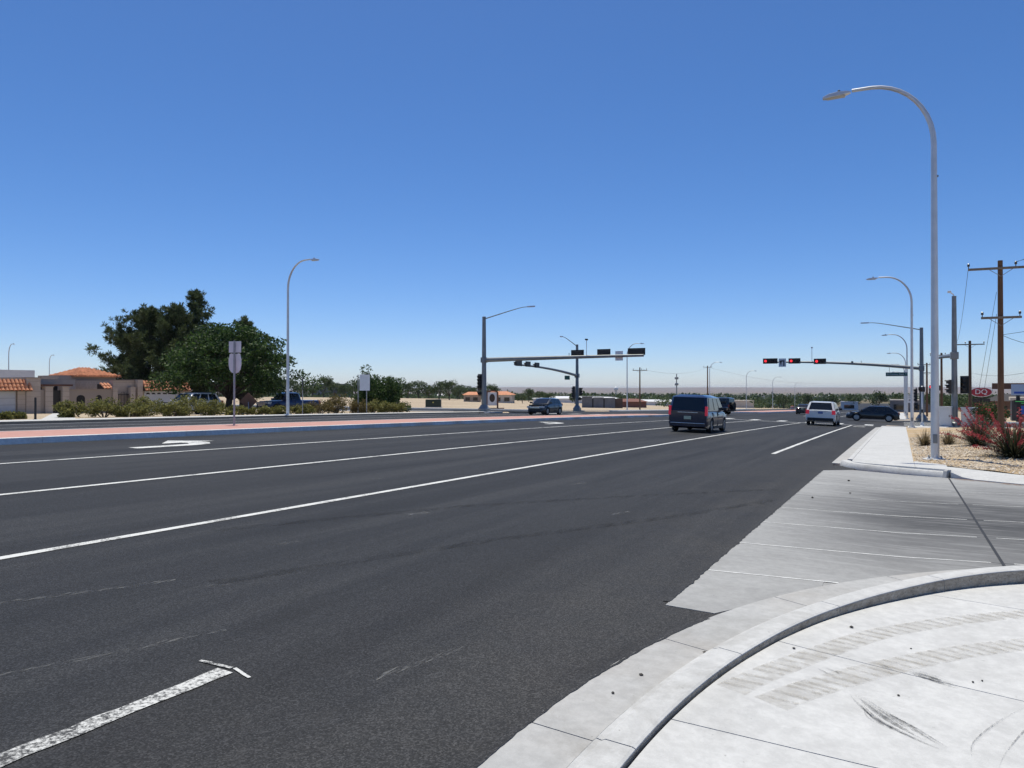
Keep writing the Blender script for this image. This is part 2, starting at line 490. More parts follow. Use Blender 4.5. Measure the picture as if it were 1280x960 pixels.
for x0 in (-7.02, -10.67): line('lane_line', [(x0, 96), (x0, 330)], .12, None, 6)
line('lane_line', [(-3.36, 98), (-3.36, 330)], .12, None, 6)
line('lane_line', [(-25.6, -20), (-25.6, 60)], .11); line('lane_line', [(-29.4, -20), (-29.4, 60)], .11)
# turn arrows in the left-turn lane, head toward +Y then bending left
def turn_arrow(x, y, s=1.0):
    mb = MB()
    def up(pts): return [(x + a * s, y + b * s, g(x + a * s, y + b * s) + .006) for a, b in pts]
    mb.add(up([(.08, -1.5), (.46, -1.5), (.46, .35), (.08, .0)]), [(0, 1, 2, 3)])
    mb.add(up([(.08, .0), (.46, .35), (.30, .95), (-.10, 1.25), (-.28, .62), (0.0, .45)]), [(0, 1, 2, 3, 4, 5)])
    mb.add(up([(-.10, 1.25), (-.28, .62), (-.48, .55), (-.48, 1.25)]), [(0, 1, 2, 3)])
    mb.add(up([(-.48, -.10), (-.48, 1.75), (-1.30, .70)]), [(0, 1, 2)])
    return mb.build('turn_arrow', WHITE_LINE, road, fix=False)
turn_arrow(-15.9, 11.9, .86)
turn_arrow(-16.2, 34.7, .9)
# crosswalk bars and stop lines
for x in (-2.3, -4.5, -6.7, -8.9, -11.1, -13.3): line('crosswalk_bar', [(x, 63.4), (x, 66.2)], .62, None, 1.4)
for x in (-23.5, -25.7, -27.9, -30.1, -32.3): line('crosswalk_bar', [(x, 63.4), (x, 66.2)], .62, None, 1.4)
for y in (68, 70.5, 73, 75.5, 78, 80.5, 83): line('crosswalk_bar', [(-35.5, y), (-38.0, y)], .6, None, 1.4); line('crosswalk_bar', [(.2, y), (2.8, y)], .6, None, 1.4)
line('stop_line', [(-14.3, 61.9), (-1.9, 61.9)], .45, None, 1.4)
# bicycle mark in the kerb lane, a rider's chevron over two rings
bm_ = MB()
for cx, cy in ((-2.68, 57.1), (-2.68, 58.2)):
    ring = []
    for k in range(12):
        a, b = 2 * math.pi * k / 12, 2 * math.pi * (k + 1) / 12
        q = [(cx + r * math.cos(t), cy + r * 1.1 * math.sin(t)) for r, t in ((.40, a), (.40, b), (.28, b), (.28, a))]
        bm_.add([(x, y, g(x, y) + .006) for x, y in q], [(0, 1, 2, 3)])
for q in ([(-3.0, 59.0), (-2.68, 59.7), (-2.36, 59.0), (-2.5, 59.0), (-2.68, 59.35), (-2.86, 59.0)],):
    bm_.add([(x, y, g(x, y) + .006) for x, y in q], [(0, 1, 5), (1, 4, 5), (1, 3, 4), (1, 2, 3)])
bm_.build('bicycle_mark', WHITE_LINE, road, fix=False)
# construction seam and scuffs
SEAM = mk_alpha('tyre_scuff', (.020, .020, .021), .40, .70, (3, .6, 1), 0, 3, .30)
for pts, w in (([(-4.9, 4.0), (-3.9, 6.8), (-2.7, 9.6), (-1.8, 12.2)], .16), ([(-6.6, 5.4), (-5.3, 8.6), (-3.6, 11.4), (-1.9, 13.8)], .17)):
    mb = MB(); strip(mb, pts, w, .004, .4); mb.build('tyre_scuff', SEAM, road, fix=False)
CHALK = mk_alpha('chalky_scrape', (.36, .36, .35), .50, .68, (8, 1.2, 1), .2, 6, .40)
for pts, w in (([(-5.62, 5.15), (-5.5, 5.55)], .07), ([(-4.85, 3.9), (-4.75, 4.05)], .06), ([(-5.9, 2.2), (-5.2, 3.9)], .07), ([(-5.55, 7.5), (-5.45, 7.8)], .10), ([(-8.2, 9.9), (-8.05, 10.2)], .10),
               ([(-2.6, 3.2), (-2.45, 3.9)], .05), ([(-4.4, 1.9), (-3.9, 3.3)], .05), ([(-3.4, 9.2), (-3.3, 9.6)], .12), ([(-5.1, 11.6), (-5.0, 12.4)], .10)):
    mb = MB(); strip(mb, pts, w, .0042, .15, None, .02, rr); mb.build('chalky_scrape', CHALK, road, fix=False)

# ---- the kerb that curls round the driveway beside the camera
CURVE = [(-1.62, -14), (-1.62, 0), (-1.62, 2.4), (-1.62, 3.05), (-1.59, 3.6), (-1.52, 4.18), (-1.40, 4.80), (-1.21, 5.49), (-.94, 6.20), (-.54, 6.98), (-.05, 7.70), (.47, 8.26), (1.07, 8.72), (1.8, 9.10), (2.7, 9.40), (4.0, 9.62), (6.5, 9.75), (13, 9.8)]
def smooth_path(P, step=.12):
    out = []
    for i in range(len(P) - 1):
        p0, p1, p2, p3 = [Vector(P[min(max(k, 0), len(P) - 1)]) for k in (i - 1, i, i + 1, i + 2)]
        n = max(1, int((p2 - p1).length / step)); n = min(n, 20)
        for k in range(n):
            t = k / n
            out.append(.5 * ((2 * p1) + (p2 - p0) * t + (2 * p0 - 5 * p1 + 4 * p2 - p3) * t * t + (3 * p1 - p0 - 3 * p2 + p3) * t ** 3))
    out.append(Vector(P[-1])); return out
CP = smooth_path(CURVE)
def normals(P):
    out = []
    for i in range(len(P)):
        d = (P[min(i + 1, len(P) - 1)] - P[max(i - 1, 0)]).normalized(); out.append(Vector((d.y, -d.x)))
    return out
CN = normals(CP)                                  # toward the pavement side
def off(k): return [p + n * k for p, n in zip(CP, CN)]
cum = [0.]
for a, b in zip(CP, CP[1:]): cum.append(cum[-1] + (b - a).length)
def kerb_h(p):                                    # the kerb dies away into the ramp near the camera
    return float(np.interp(p.y, [2.5, 4, 5.1, 6.2, 7.3, 8.2, 9.5], [.024, .036, .050, .070, .100, .125, .14]))
kerb = struct_empty('kerb')
k = NB('form_board_face')
_b = k.ramp(k.noise(9, 8, .8, k.mp((1, 1, 2.5))), [(.3, (.18, .155, .125)), (.5, (.36, .32, .265)), (.72, (.52, .475, .41))])
_b = k.mix(k.ramp(k.noise(60, 4, .7), [(.58, 0.), (.66, .8)]), _b, (.06, .058, .055))
k.bump(k.noise(45, 5, .7), .8, .012); KERBBACK = k.out(_b, .95, .1)
GP = 17.6                                         # s of the first joint that shows
joints = [0, 5, 10] + [x for x in np.arange(14.02, cum[-1], 1.58)] + [cum[-1]]
for a, b in zip(joints, joints[1:]):
    rg, rk = [], []
    for s in [a + .004] + [c for c in cum if a + .03 < c < b - .03] + [b - .004]:
        i = max(1, min(int(np.searchsorted(cum, s)), len(CP) - 1)); f = (s - cum[i - 1]) / (cum[i] - cum[i - 1])
        p, n = CP[i - 1].lerp(CP[i], f), CN[i - 1].lerp(CN[i], f); h = kerb_h(p)
        def pt(o, z): q = p + n * o; return (q.x, q.y, g(min(q.x, 0), q.y) + z)
        rg.append([pt(.0, .012), pt(.34, .006 + .004), pt(.34, -.12), pt(.0, -.12)])
        rk.append([pt(.343, -.1), pt(.343, .012), pt(.36, .012 + h * .55), pt(.385, h - .004), pt(.405, h + .006), pt(.535, h + .006), pt(.551, h + .001), pt(.553, h - .006), pt(.553, -.1)])
    MB().loft(rg).build('gutter_segment', GUTTER, kerb, smooth=R(40))
    ks = MB().loft(rk).build('kerb_segment', KERB, kerb, smooth=R(14))
    bf = [[(q[7][0] + (q[7][0] - q[5][0]) * .12, q[7][1] + (q[7][1] - q[5][1]) * .12, q[7][2] + .002), (q[8][0] + (q[8][0] - q[5][0]) * .12, q[8][1] + (q[8][1] - q[5][1]) * .12, q[8][2])] for q in rk]
    MB().loft(bf, closed=False).build('kerb_back', KERBBACK, ks)
# curve as a function of X (outer edge, and back of kerb)
def as_fn(P):
    xs = np.array([p.x for p in P]); ys = np.array([p.y for p in P])
    i0 = int(np.argmax(ys > 3.0)); return lambda x: float(np.interp(x, xs[i0:], ys[i0:])) if x > xs[i0] else (ys[i0] if x > xs[i0] - .02 else -99)
outer_y, back_y = as_fn(off(-.006)), as_fn(off(.575))

def panel(name, x0, x1, lo, hi, z, m, parent, step=.12, thick=.09, ztop=None):
    """a poured slab between two lines lo(x), hi(x)"""
    ztop = ztop or (lambda x, y: g(min(x, 0), y) + z)
    xs = [x0 + (x1 - x0) * k / max(1, int((x1 - x0) / step)) for k in range(max(1, int((x1 - x0) / step)) + 1)]
    cols = [(x, lo(x), hi(x)) for x in xs if hi(x) - lo(x) > .012]
    if len(cols) < 2: return None
    mb = MB(); ny = 4
    for x, a, b in cols:
        for k in range(ny + 1):
            y = a + (b - a) * k / ny; mb.v.append((x, y, ztop(x, y)))
    n = len(cols); w = ny + 1
    for i in range(n - 1):
        for k in range(ny): mb.f.append((i * w + k, (i + 1) * w + k, (i + 1) * w + k + 1, i * w + k + 1))
    rim = [i * w for i in range(n)] + [(n - 1) * w + k for k in range(1, w)] + [i * w + ny for i in range(n - 2, -1, -1)] + [k for k in range(ny - 1, 0, -1)]
    o = len(mb.v); mb.v += [(mb.v[i][0], mb.v[i][1], mb.v[i][2] - thick) for i in rim]
    mb.f += [(rim[k], rim[(k + 1) % len(rim)], o + (k + 1) % len(rim), o + k) for k in range(len(rim))]
    return mb.build(name, m, parent)
# ---- driveway apron: poured panels with pale sealed joints and one dark one
driveway = struct_empty('driveway')
SK = .20
rows = [5.52, 6.86, 8.36, 9.95, 11.45, 13.2, 15.05, 30]
def top_edge(x): return float(np.interp(x, [-1.62, -1.25, -1.0, .9, 2.3, 12], [18.25, 18.7, 18.95, 18.42, 17.5, 13.5]))
cols_ = [-1.62, .90, 5.6, 10.5]
for ci in range(3):
    for ri in range(len(rows) - 1):
        gap = .009
        a = (lambda x, r=rows[ri], k=ri: max(r + (SK * (x + 1.6) if k else 0) + gap, outer_y(x)))
        b = (lambda x, r=rows[ri + 1]: min(r + SK * (x + 1.6) - gap, top_edge(x)))
        panel('slab', cols_[ci] + (0 if ci == 0 else .014), cols_[ci + 1] - .014, a, b, .0045, APRON, driveway)
FILL = mat('joint_sealant', (.74, .74, .72), .8, 0, .2, 12)
TAR = mat('tar_joint', (.02, .02, .02), .7, 0, .2, 12)
panel('slab_bed', -1.615, 10.4, lambda x: max(outer_y(x) + .01, 5.54), lambda x: top_edge(x) - .01, .001, APRON, driveway)
for r_ in rows[1:-1]:
    xs_ = [x for x in np.arange(-1.60, 8, .1) if r_ + SK * (x + 1.6) > outer_y(x) + .02 and r_ + SK * (x + 1.6) < top_edge(x) - .05]
    if r_ > 13 : xs_ = [x for x in xs_ if x > -.6]
    for lo_x, hi_x in ((-9, .885), (.915, 9)):
        seg_ = [x for x in xs_ if lo_x < x < hi_x]
        if len(seg_) < 3: continue
        mb = MB(); strip(mb, [(x, r_ + SK * (x + 1.6)) for x in seg_], .021 if r_ < 13 else .015, .0075, .1, lambda x, y: g(min(x, 0), y), .003, rr); mb.build('joint_sealant', FILL, driveway, fix=False)
mb = MB(); strip(mb, [(.90, 8.72), (.90, 18.4)], .030, .0070, .3, lambda x, y: g(0, y)); mb.build('joint_seal', TAR, driveway, fix=False)
# ---- pavement slabs on the camera's side of the kerb
near_walk = struct_empty('near_pavement')
_bp = off(.569); _i0 = 0
_by = np.array([p.y for p in _bp]); _bx = np.array([p.x for p in _bp])
def back_x(y): return float(np.interp(y, _by, _bx))
nr = [(-9, 0), (-5.5, 0), (-2.2, 0), (.35, 0), (2.0, -.02), (3.60, .02), (5.02, -.24), (7.2, -.24), (9.7, 0)]
def slab_strip(name, x0, x1, r0, s0, r1, s1, z, m, thick=.06, gap=.004):
    mb = MB(); rows_ = []; n = 26; nxs = 8
    for k in range(n + 1):
        v = k / n; xl = x0
        for _ in range(6):
            yl = (r0 + s0 * (xl + .3) + gap) * (1 - v) + (r1 + s1 * (xl + .3) - gap) * v
            xl = max(x0, back_x(yl))
        if xl > x1 - .02: break
        rows_.append([(xl + (x1 - xl) * q / nxs) for q in range(nxs + 1)])
        mb.v += [(x, y, g(min(x, 0), y) + z) for x in rows_[-1] for y in [(r0 + s0 * (x + .3) + gap) * (1 - v) + (r1 + s1 * (x + .3) - gap) * v]]
    w = nxs + 1; m_ = len(rows_)
    if m_ < 2: return
    mb.f = [(i * w + k, i * w + k + 1, (i + 1) * w + k + 1, (i + 1) * w + k) for i in range(m_ - 1) for k in range(nxs)]
    rim = list(range(w)) + [i * w + nxs for i in range(1, m_)] + [(m_ - 1) * w + k for k in range(nxs - 1, -1, -1)] + [i * w for i in range(m_ - 2, 0, -1)]
    o = len(mb.v); mb.v += [(mb.v[i][0], mb.v[i][1], mb.v[i][2] - thick) for i in rim]
    mb.f += [(rim[k], rim[(k + 1) % len(rim)], o + (k + 1) % len(rim), o + k) for k in range(len(rim))]
    mb.build(name, m, near_walk)
for x0, x1 in ((-1.6, 2.4), (2.405, 5.0)):
    for (r0, s0), (r1, s1) in zip(nr, nr[1:]): slab_strip('slab', x0, x1, r0, s0, r1, s1, .012, SLAB)
slab_strip('slab_bed', -1.6, 5.1, -9.2, 0, 9.6, 0, -.004, mat('joint_grit', (.10, .09, .08), .9, 0, .3, 30), .05)
# tyre prints of dried mud: two tracks of slanted lug bars
MUD = mk_alpha('dried_mud', (.36, .33, .28), .36, .68, (1, 1, 1), 0, 22, .42)
MUDBED = mk_alpha('mud_film', (.42, .39, .34), .38, .80, (1, 1, 1), 0, 7, .42)
def slab_z(x, y): return g(min(x, 0), y) + .0145
for path, w in (([(-.84, 4.12), (-.70, 4.50), (-.46, 5.05), (-.12, 5.72), (.40, 6.38), (.98, 6.92), (1.5, 7.3)], .17), ([(-.62, 4.05), (-.42, 4.45), (-.08, 5.0), (.34, 5.55), (.90, 6.1), (1.5, 6.55)], .19)):
    P = smooth_path(path, .05); N = normals(P); mb = MB(); bed = MB()
    strip(bed, [(p.x, p.y) for p in P], w * 1.05, 0, .2, lambda x, y: slab_z(x, y))
    bed.build('mud_track', MUDBED, near_walk, fix=False)
    cl = 0
    for i in range(1, len(P)):
        cl += (P[i] - P[i - 1]).length
        if cl < .066: continue
        cl = 0; t = (P[i] - P[i - 1]).normalized(); p = P[i]
        for a, b in ((-.5, .46),):
            q = [p + N[i] * w * a + t * -.035, p + N[i] * w * a + t * .003, p + N[i] * w * b + t * .062, p + N[i] * w * b + t * .026]
            mb.add([(v.x, v.y, slab_z(v.x, v.y) + .0012) for v in q], [(0, 1, 2, 3)])
    mb.build('tyre_print', MUD, near_walk, fix=False)
# black rubber scuffs: sheaves of thin streaks
SCUFF = mk_alpha('rubber_scuff', (.05, .05, .05), .36, .66, (1, 1, 1), 0, 22, .34)
def scuff(pts, w, n, seed):
    r = random.Random(seed); mb = MB(); P = smooth_path(pts, .04); N = normals(P)
    for k in range(n):
        o = r.uniform(-.5, .5) * w; a = int(r.uniform(0, .35) * len(P)); b = int(r.uniform(.6, 1) * len(P)); ww = r.uniform(.003, .010) * (.3 if w < .02 else 1)
        pr = P[a:b]
        if len(pr) < 3: continue
        vs = []
        for i, p in enumerate(pr):
            f = math.sin(math.pi * i / (len(pr) - 1)); q = p + N[a + i] * (o * (.4 + .6 * f))
            for s in (-1, 1):
                v = q + N[a + i] * (s * ww * f); vs.append((v.x, v.y, slab_z(v.x, v.y) + .002 + k * 1e-5))
        mb.add(vs, [(2 * i, 2 * i + 1, 2 * i + 3, 2 * i + 2) for i in range(len(pr) - 1)])
    return mb.build('rubber_scuff', SCUFF, near_walk, fix=False)
scuff([(-.24, 4.42), (-.10, 4.20), (.05, 4.05), (.20, 3.93)], .16, 26, 1)
scuff([(.02, 5.02), (.17, 4.93), (.32, 4.83)], .10, 18, 2)
scuff([(-.12, 5.02), (-.02, 4.92)], .05, 7, 3)
scuff([(.28, 3.92), (.30, 4.10), (.42, 4.4), (.6, 4.75)], .015, 4, 4)
scuff([(.34, 3.70), (.42, 4.05), (.58, 4.5), (.80, 4.95)], .012, 4, 5)
scuff([(-.45, 4.75), (-.30, 4.66)], .12, 8, 6)

# asphalt lapping raggedly onto the gutter and apron edges
mb = MB(); vs = []
re_ = random.Random(8); P_ = [p for p in CP if p.y < 5.35]
P_ = smooth_path([tuple(p) for p in P_ if p.y > -3], .035)
for p in P_ + [Vector((-1.60, y)) for y in []]:
    w_ = .012 + .022 * abs(noise.noise(Vector((p.x * 3, p.y * 5, 1)))) + .010 * re_.random()
    vs += [(p.x - .05, p.y + .02, g(p.x, p.y) + .003), (p.x + w_ * .75, p.y - w_ * .25, g(p.x, p.y) + .0155)]
mb.add(vs, [(2 * i, 2 * i + 1, 2 * i + 3, 2 * i + 2) for i in range(len(vs) // 2 - 1)])
mb.build('asphalt_edge', ASPH, road, fix=False)
mb = MB(); vs = []
for y in np.arange(5.62, 18.2, .03):
    w_ = .004 + .030 * abs(noise.noise(Vector((0, y * 5, 4)))) + .008 * re_.random()
    vs += [(-1.67, y, g(-1.67, y) + .003), (-1.622 + w_, y, g(-1.62, y) + .0095)]
mb.add(vs, [(2 * i, 2 * i + 1, 2 * i + 3, 2 * i + 2) for i in range(len(vs) // 2 - 1)])
mb.build('asphalt_edge', ASPH, road, fix=False)
DIRT = mk_alpha('washed_soil', (.40, .25, .15), .34, .62, (1, 1, 1), 0, 5, .55)
mb = MB(); strip(mb, [(1.0, 18.22), (1.6, 17.86), (2.3, 17.38), (4.5, 16.3)], .16, .0105, .2, lambda x, y: g(0, y), .05, rr); mb.build('washed_soil', DIRT, driveway, fix=False)

# ---- straight kerbs, gutters and walks
def kerb_run(name, pts, side, seg=3., h=.14, gut=.34, kw=.15, m=None):
    """kerb along a path; side=+1 puts the walk to the right of the path"""
    root = struct_empty(name); P = smooth_path(pts, .5) if len(pts) > 2 else [Vector(pts[0]), Vector(pts[1])]
    if len(pts) == 2:
        L = (P[1] - P[0]).length; n = max(2, int(L / 1.5)); P = [P[0].lerp(P[1], k / n) for k in range(n + 1)]
    N = normals(P); c = [0.]
    for a, b in zip(P, P[1:]): c.append(c[-1] + (b - a).length)
    js = list(np.arange(0, c[-1] - .5, seg)) + [c[-1]]
    for a, b in zip(js, js[1:]):
        st = [a + .004] + [x for x in c if a + .05 < x < b - .05] + [b - .004]
        rk, rg = [], []
        for s in st:
            i = max(1, min(int(np.searchsorted(c, s)), len(P) - 1)); t = (s - c[i - 1]) / max(c[i] - c[i - 1], 1e-6)
            p = P[i - 1].lerp(P[i], t); n = N[i] * side
            def pt(o, z): q = p + n * o; return (q.x, q.y, max(g(q.x, q.y), (terr(q.x, q.y) + .1) if q.y > 260 else -99) + z)
            rk.append([pt(0, -.1), pt(0, .012), pt(.03, h - .02), pt(.05, h), pt(kw, h), pt(kw, -.1)])
            if gut: rg.append([pt(-gut, .012), pt(-.003, .008), pt(-.003, -.1), pt(-gut, -.1)])
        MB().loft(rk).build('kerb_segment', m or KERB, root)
        if gut: MB().loft(rg).build('gutter_segment', GUTTER, root)
    return root
def arc(cx, cy, r, a0, a1, n=8): return [(cx + r * math.cos(R(a0 + (a1 - a0) * k / n)), cy + r * math.sin(R(a0 + (a1 - a0) * k / n))) for k in range(n + 1)]
kerb_run('kerb_near_right', [(-1.27, 20.6), (-1.27, 40), (-1.27, 56)] + arc(5.23, 57.1, 6.5, 180, 90) + [(9, 63.6), (60, 63.6)], 1)
kerb_run('kerb_far_right', [(60, 87.4), (9, 87.4)] + arc(5.23, 93.9, 6.5, 270, 180) + [(-1.27, 100), (-1.27, 200)], 1, 6)
kerb_run('kerb_far_left', [(-200, 87.4), (-60, 87.4), (-43, 87.4)] + arc(-40.7, 93.9, 6.5, 270, 360) + [(-34.2, 101), (-34.2, 200)], -1, 6)
kerb_run('kerb_near_left', [(-34.2, -40), (-34.2, 30), (-34.2, 56)] + arc(-40.7, 57.1, 6.5, 0, 90) + [(-44, 63.6), (-200, 63.6)], -1, 3, m=mk_concrete('shaded_kerb', .10, .8, 0., False))  # shade on the road-side kerb face is put into this dark concrete colour
# driveway return: the squat kerb end by the lamp post
ret = struct_empty('driveway_return')
RP = [Vector((-1.30, 20.35)), Vector((-1.12, 19.75)), Vector((-.8, 19.40)), Vector((.0, 18.98)), Vector((.88, 18.50))]
RP = smooth_path([tuple(p) for p in RP], .12); RN = normals(RP)
def ret_ring(p, n, h): return [(*(p + n * o), g(min((p + n * o).x, 0), (p + n * o).y) + z) for o, z in ((.10, -.05), (.10, .012), (.06, h * .85), (.03, h), (-.12, h), (-.12, -.05))]
for a, b in ((0, len(RP) // 2), (len(RP) // 2, len(RP) - 1)):
    MB().loft([ret_ring(RP[i], RN[i], .13) for i in range(a, b + 1)]).build('kerb_segment', KERB, ret, smooth=R(40))
MB().loft([ret_ring(RP[i], RN[i], .17) for i in (len(RP) - 2, len(RP) - 1)], mtx=Matrix.Translation((.02, -.012, 0))).build('kerb_end', mk_concrete('concrete_chipped', .42, .7, 0, False), ret)
# walk on the right, slab by slab
walk = struct_empty('sidewalk_right')
y0 = 20.55
def walk_z(x, y): return g(-1.2, y) + .132
while y0 < 56.5:
    y1 = min(y0 + 1.52, 57)
    panel('slab', -1.115, .26, lambda x: y0 + .004, lambda x: y1 - .004, 0, CONC, walk, .7, .12, walk_z); y0 += 1.52
panel('slab', -1.10, .27, lambda x: max(float(np.interp(x, [-1.12, -.8, 0, .9], [19.95, 19.53, 19.11, 18.63])), 0), lambda x: 20.54, 0, CONC, walk, .1, .12, walk_z)
panel('slab', .275, .93, lambda x: float(np.interp(x, [0, .9, 1], [19.11, 18.63, 18.6])), lambda x: 20.94 - 1.25 * (x - .27), 0, CONC, walk, .1, .12, walk_z)
panel('slab', .94, 3.4, lambda x: top_edge(x) + .03, lambda x: float(np.interp(x, [.9, 2.2, 3.4], [20.1, 18.55, 17.9])), 0, CONC, walk, .2, .12, lambda x, y: g(0, y) + .02 + .112 * max(sst(0, .9, y - top_edge(x)), 1 - sst(.93, 1.25, x)))
panel('slab', 3.41, 12, lambda x: top_edge(x) + .03, lambda x: float(np.interp(x, [3.4, 12], [17.9, 14.5])), 0, CONC, walk, .5, .12, lambda x, y: g(0, y) + .02 + .10 * sst(0, .9, y - top_edge(x)))
# corner walk behind the right kerb return and along the cross street
cw = struct_empty('sidewalk_corner')
x0 = .4
while x0 < 60:
    x1 = x0 + (1.6 if x0 < 20 else 5)
    lo_ = lambda x: 61.6
    panel('slab', x0 + .004, x1 - .004, (lambda x: 61.7 if x > 3 else 57.2 + max(0, (x - .4)) * .0), lambda x: (63.4 if x >= 5.2 else 57.1 + math.sqrt(max(6.32 ** 2 - (5.23 - x) ** 2, .01))), 0, CONC, cw, .4, .1, lambda x, y: g(0, y) + .132); x0 = x1
def walk_strip(name, x0, x1, ys, step, z=.132):
    r = struct_empty(name); y = ys[0]
    while y < ys[1]:
        b = min(y + step, ys[1])
        panel('slab', x0, x1, lambda x: y + .006, lambda x: b - .006, 0, CONC, r, 3, .1, lambda x, yy: g(x, yy) + z); y = b
    return r
walk_strip('sidewalk_left', -36.9, -34.36, (-20, 62), 1.8)
walk_strip('sidewalk_far_right', -1.1, .5, (94, 200), 4)
walk_strip('sidewalk_far_left', -36.2, -34.36, (95, 200), 4)
cl = struct_empty('sidewalk_cross_left')
for k in range(40): panel('slab', -41 - 4 * k - 4 + .01, -41 - 4 * k - .01, lambda x: 61.8, lambda x: 63.42, 0, CONC, cl, 4, .1, lambda x, y: g(x, y) + .132)
cf = struct_empty('sidewalk_cross_far')
for k in range(40): panel('slab', -41 - 4 * k - 4 + .01, -41 - 4 * k - .01, lambda x: 87.58, lambda x: 89.3, 0, CONC, cf, 4, .1, lambda x, y: g(x, y) + .132)
for k in range(14): panel('slab', 5.3 + 4 * k + .01, 9.3 + 4 * k - .01, lambda x: 87.58, lambda x: 89.5, 0, CONC, cf, 4, .1, lambda x, y: g(0, y) + .132)

# ---- the brick-red median, and the one beyond the junction
PAVER = mk_brick('red_pavers', (.50, .255, .21), (.56, .30, .25), (.46, .33, .29), .20, .10, (0, 0, 0), .006)
MEDK = mk_concrete('concrete_median_kerb', .70, .15, .75, False)
def median(name, x0, x1, ya, yb, nose0, nose1):
    r = struct_empty(name); half = (x1 - x0) / 2; cx = (x0 + x1) / 2
    loop = []
    if nose1: loop += [(cx + half * math.cos(R(a)), yb - half + half * math.sin(R(a))) for a in range(0, 181, 15)]
    else: loop += [(x1, yb), (x0, yb)]
    n = int((yb - ya) / 3); L = [(x0, yb - half - (yb - ya - 2 * half) * k / n) for k in range(1, n)]
    loop += L
    if nose0: loop += [(cx - half * math.cos(R(a)), ya + half - half * math.sin(R(a))) for a in range(0, 181, 15)]
    else: loop += [(x0, ya), (x1, ya)]
    loop += [(x1, y) for x, y in L[::-1]]
    P = [Vector(p) for p in loop]; m = len(P)
    # kerb segments round the edge
    def nrm(i): d = (P[(i + 1) % m] - P[(i - 1) % m]).normalized(); return Vector((-d.y, d.x))
    def ring(i, e):
        p, n = P[i % m], nrm(i % m); d = (P[(i + 1) % m] - P[i % m]).normalized() * e; z0 = g(cx, p.y)
        return [(*(p + n * o + d), (g(p.x, p.y) if z == -1 else z0 + z)) for o, z in ((0, -.05), (.0, .02), (.02, .145), (.035, .155), (.19, .155), (.19, -.05))]
    for i in range(m): MB().loft([ring(i, .004), ring(i + 1, -.004)]).build('kerb_segment', MEDK, r)
    inner = [P[i] + nrm(i) * .195 for i in range(m)]
    top = MB(); zc = .150
    vs = [(p.x, p.y, g(cx, p.y) + zc) for p in inner]
    # strips between left and right edges
    rows_ = sorted(set(round(p.y, 3) for p in inner))
    def span(y):
        xs = []
        for i in range(m):
            a, b = inner[i], inner[(i + 1) % m]
            if (a.y - y) * (b.y - y) <= 0 and abs(a.y - b.y) > 1e-6: xs.append(a.x + (b.x - a.x) * (y - a.y) / (b.y - a.y))
        return (min(xs), max(xs)) if xs else (cx, cx)
    rr_ = [(y, *span(y)) for y in rows_]
    for y, a, b in rr_: top.v += [(a, y, g(cx, y) + zc), (b, y, g(cx, y) + zc)]
    top.f = [(2 * i, 2 * i + 1, 2 * i + 3, 2 * i + 2) for i in range(len(rr_) - 1)]
    top.build('brick_paving', PAVER, r)
    return r
median('median', -21.7, -18.06, -30, 64.5, False, True)
median('median_beyond', -21.5, -16.5, 103, 240, True, False)
# ================================================================== THINGS
def GZ(X, Y, off_=None):
    """level of whatever is underfoot beside the road"""
    if off_ is not None: return g(X, Y) + off_
    return ground_level(X, Y)
# ---------------------------------------------------------------- street lamps
LENS = mat('lamp_lens', (.55, .53, .46), .3, 0, .05, 10)
def make_lamp(label, h=10.32, reach=2.72, grp='curved street lamps along the avenue'):
    """local: pole up z, arm reaching toward -x"""
    t = thing('street_lamp', label, 'street lamp', group=grp)
    zb = h - 1.95
    path = [(0, 0, 0), (0, 0, zb * .5), (0, 0, zb)]
    rad = [.105, .086, .070]
    for k in range(1, 11):
        a = R(9 * k * .97)
        path.append((-1.55 * (1 - math.cos(a)), 0, zb + 1.78 * math.sin(a))); rad.append(.070 - .0022 * k)
    path.append((-reach + .75, 0, h - .16)); rad.append(.045)
    MB().tube(path, rad, 16).build('pole', GALV, t, smooth=R(40))
    b = MB(); b.prism([(-.19, -.19), (.19, -.19), (.19, .19), (-.19, .19)], 0, .03)
    bp = b.build('base_plate', GALV, t, bevel=.006)
    for sx in (-1, 1):
        for sy in (-1, 1): MB().lathe([(.022, .03), (.022, .075), (.012, .085)], 6, Matrix.Translation((sx * .14, sy * .14, 0))).build('anchor_bolt', GALVD, bp)
    L = []
    for u, w, z0, z1 in ((0, .05, -.02, .03), (.1, .085, -.035, .05), (.3, .13, -.06, .06), (.55, .12, -.06, .05), (.72, .06, -.045, .01)):
        L.append([(-reach + .72 - u, y * w, (z1 if zz else z0) + h - .20 - u * .03) for y, zz in ((-1, 0), (-.9, 1), (.9, 1), (1, 0))])
    lu = MB().loft(L).build('luminaire', GALV, t, bevel=.012)
    MB().prism([(-reach + .58, -.08), (-reach + .12, -.085), (-reach + .12, .085), (-reach + .58, .08)], h - .285, h - .262).build('lens', LENS, lu)
    MB().lathe([(.035, 0), (.037, .06), (.02, .075)], 10, Matrix.Translation((-reach + .42, 0, h - .15))).build('photocell', BLACK, lu)
    MB().box(.070, .105, -.01, .01, zb - .9, zb - .85).build('hand_hole_bolt', GALVD, t)
    MB().box(-.052, .052, -.112, -.098, .42, .66).build('hand_hole_cover', GALVD, t, bevel=.012)
    MB().lathe([(.30, -.12), (.30, .0), (.28, .012)], 20).build('footing', CONC, t)
    return t
lamp = make_lamp('tall curved silver street lamp standing in the near gravel bed')
lamp.location = (.78, 22.2, GZ(.78, 22.2) - .02)
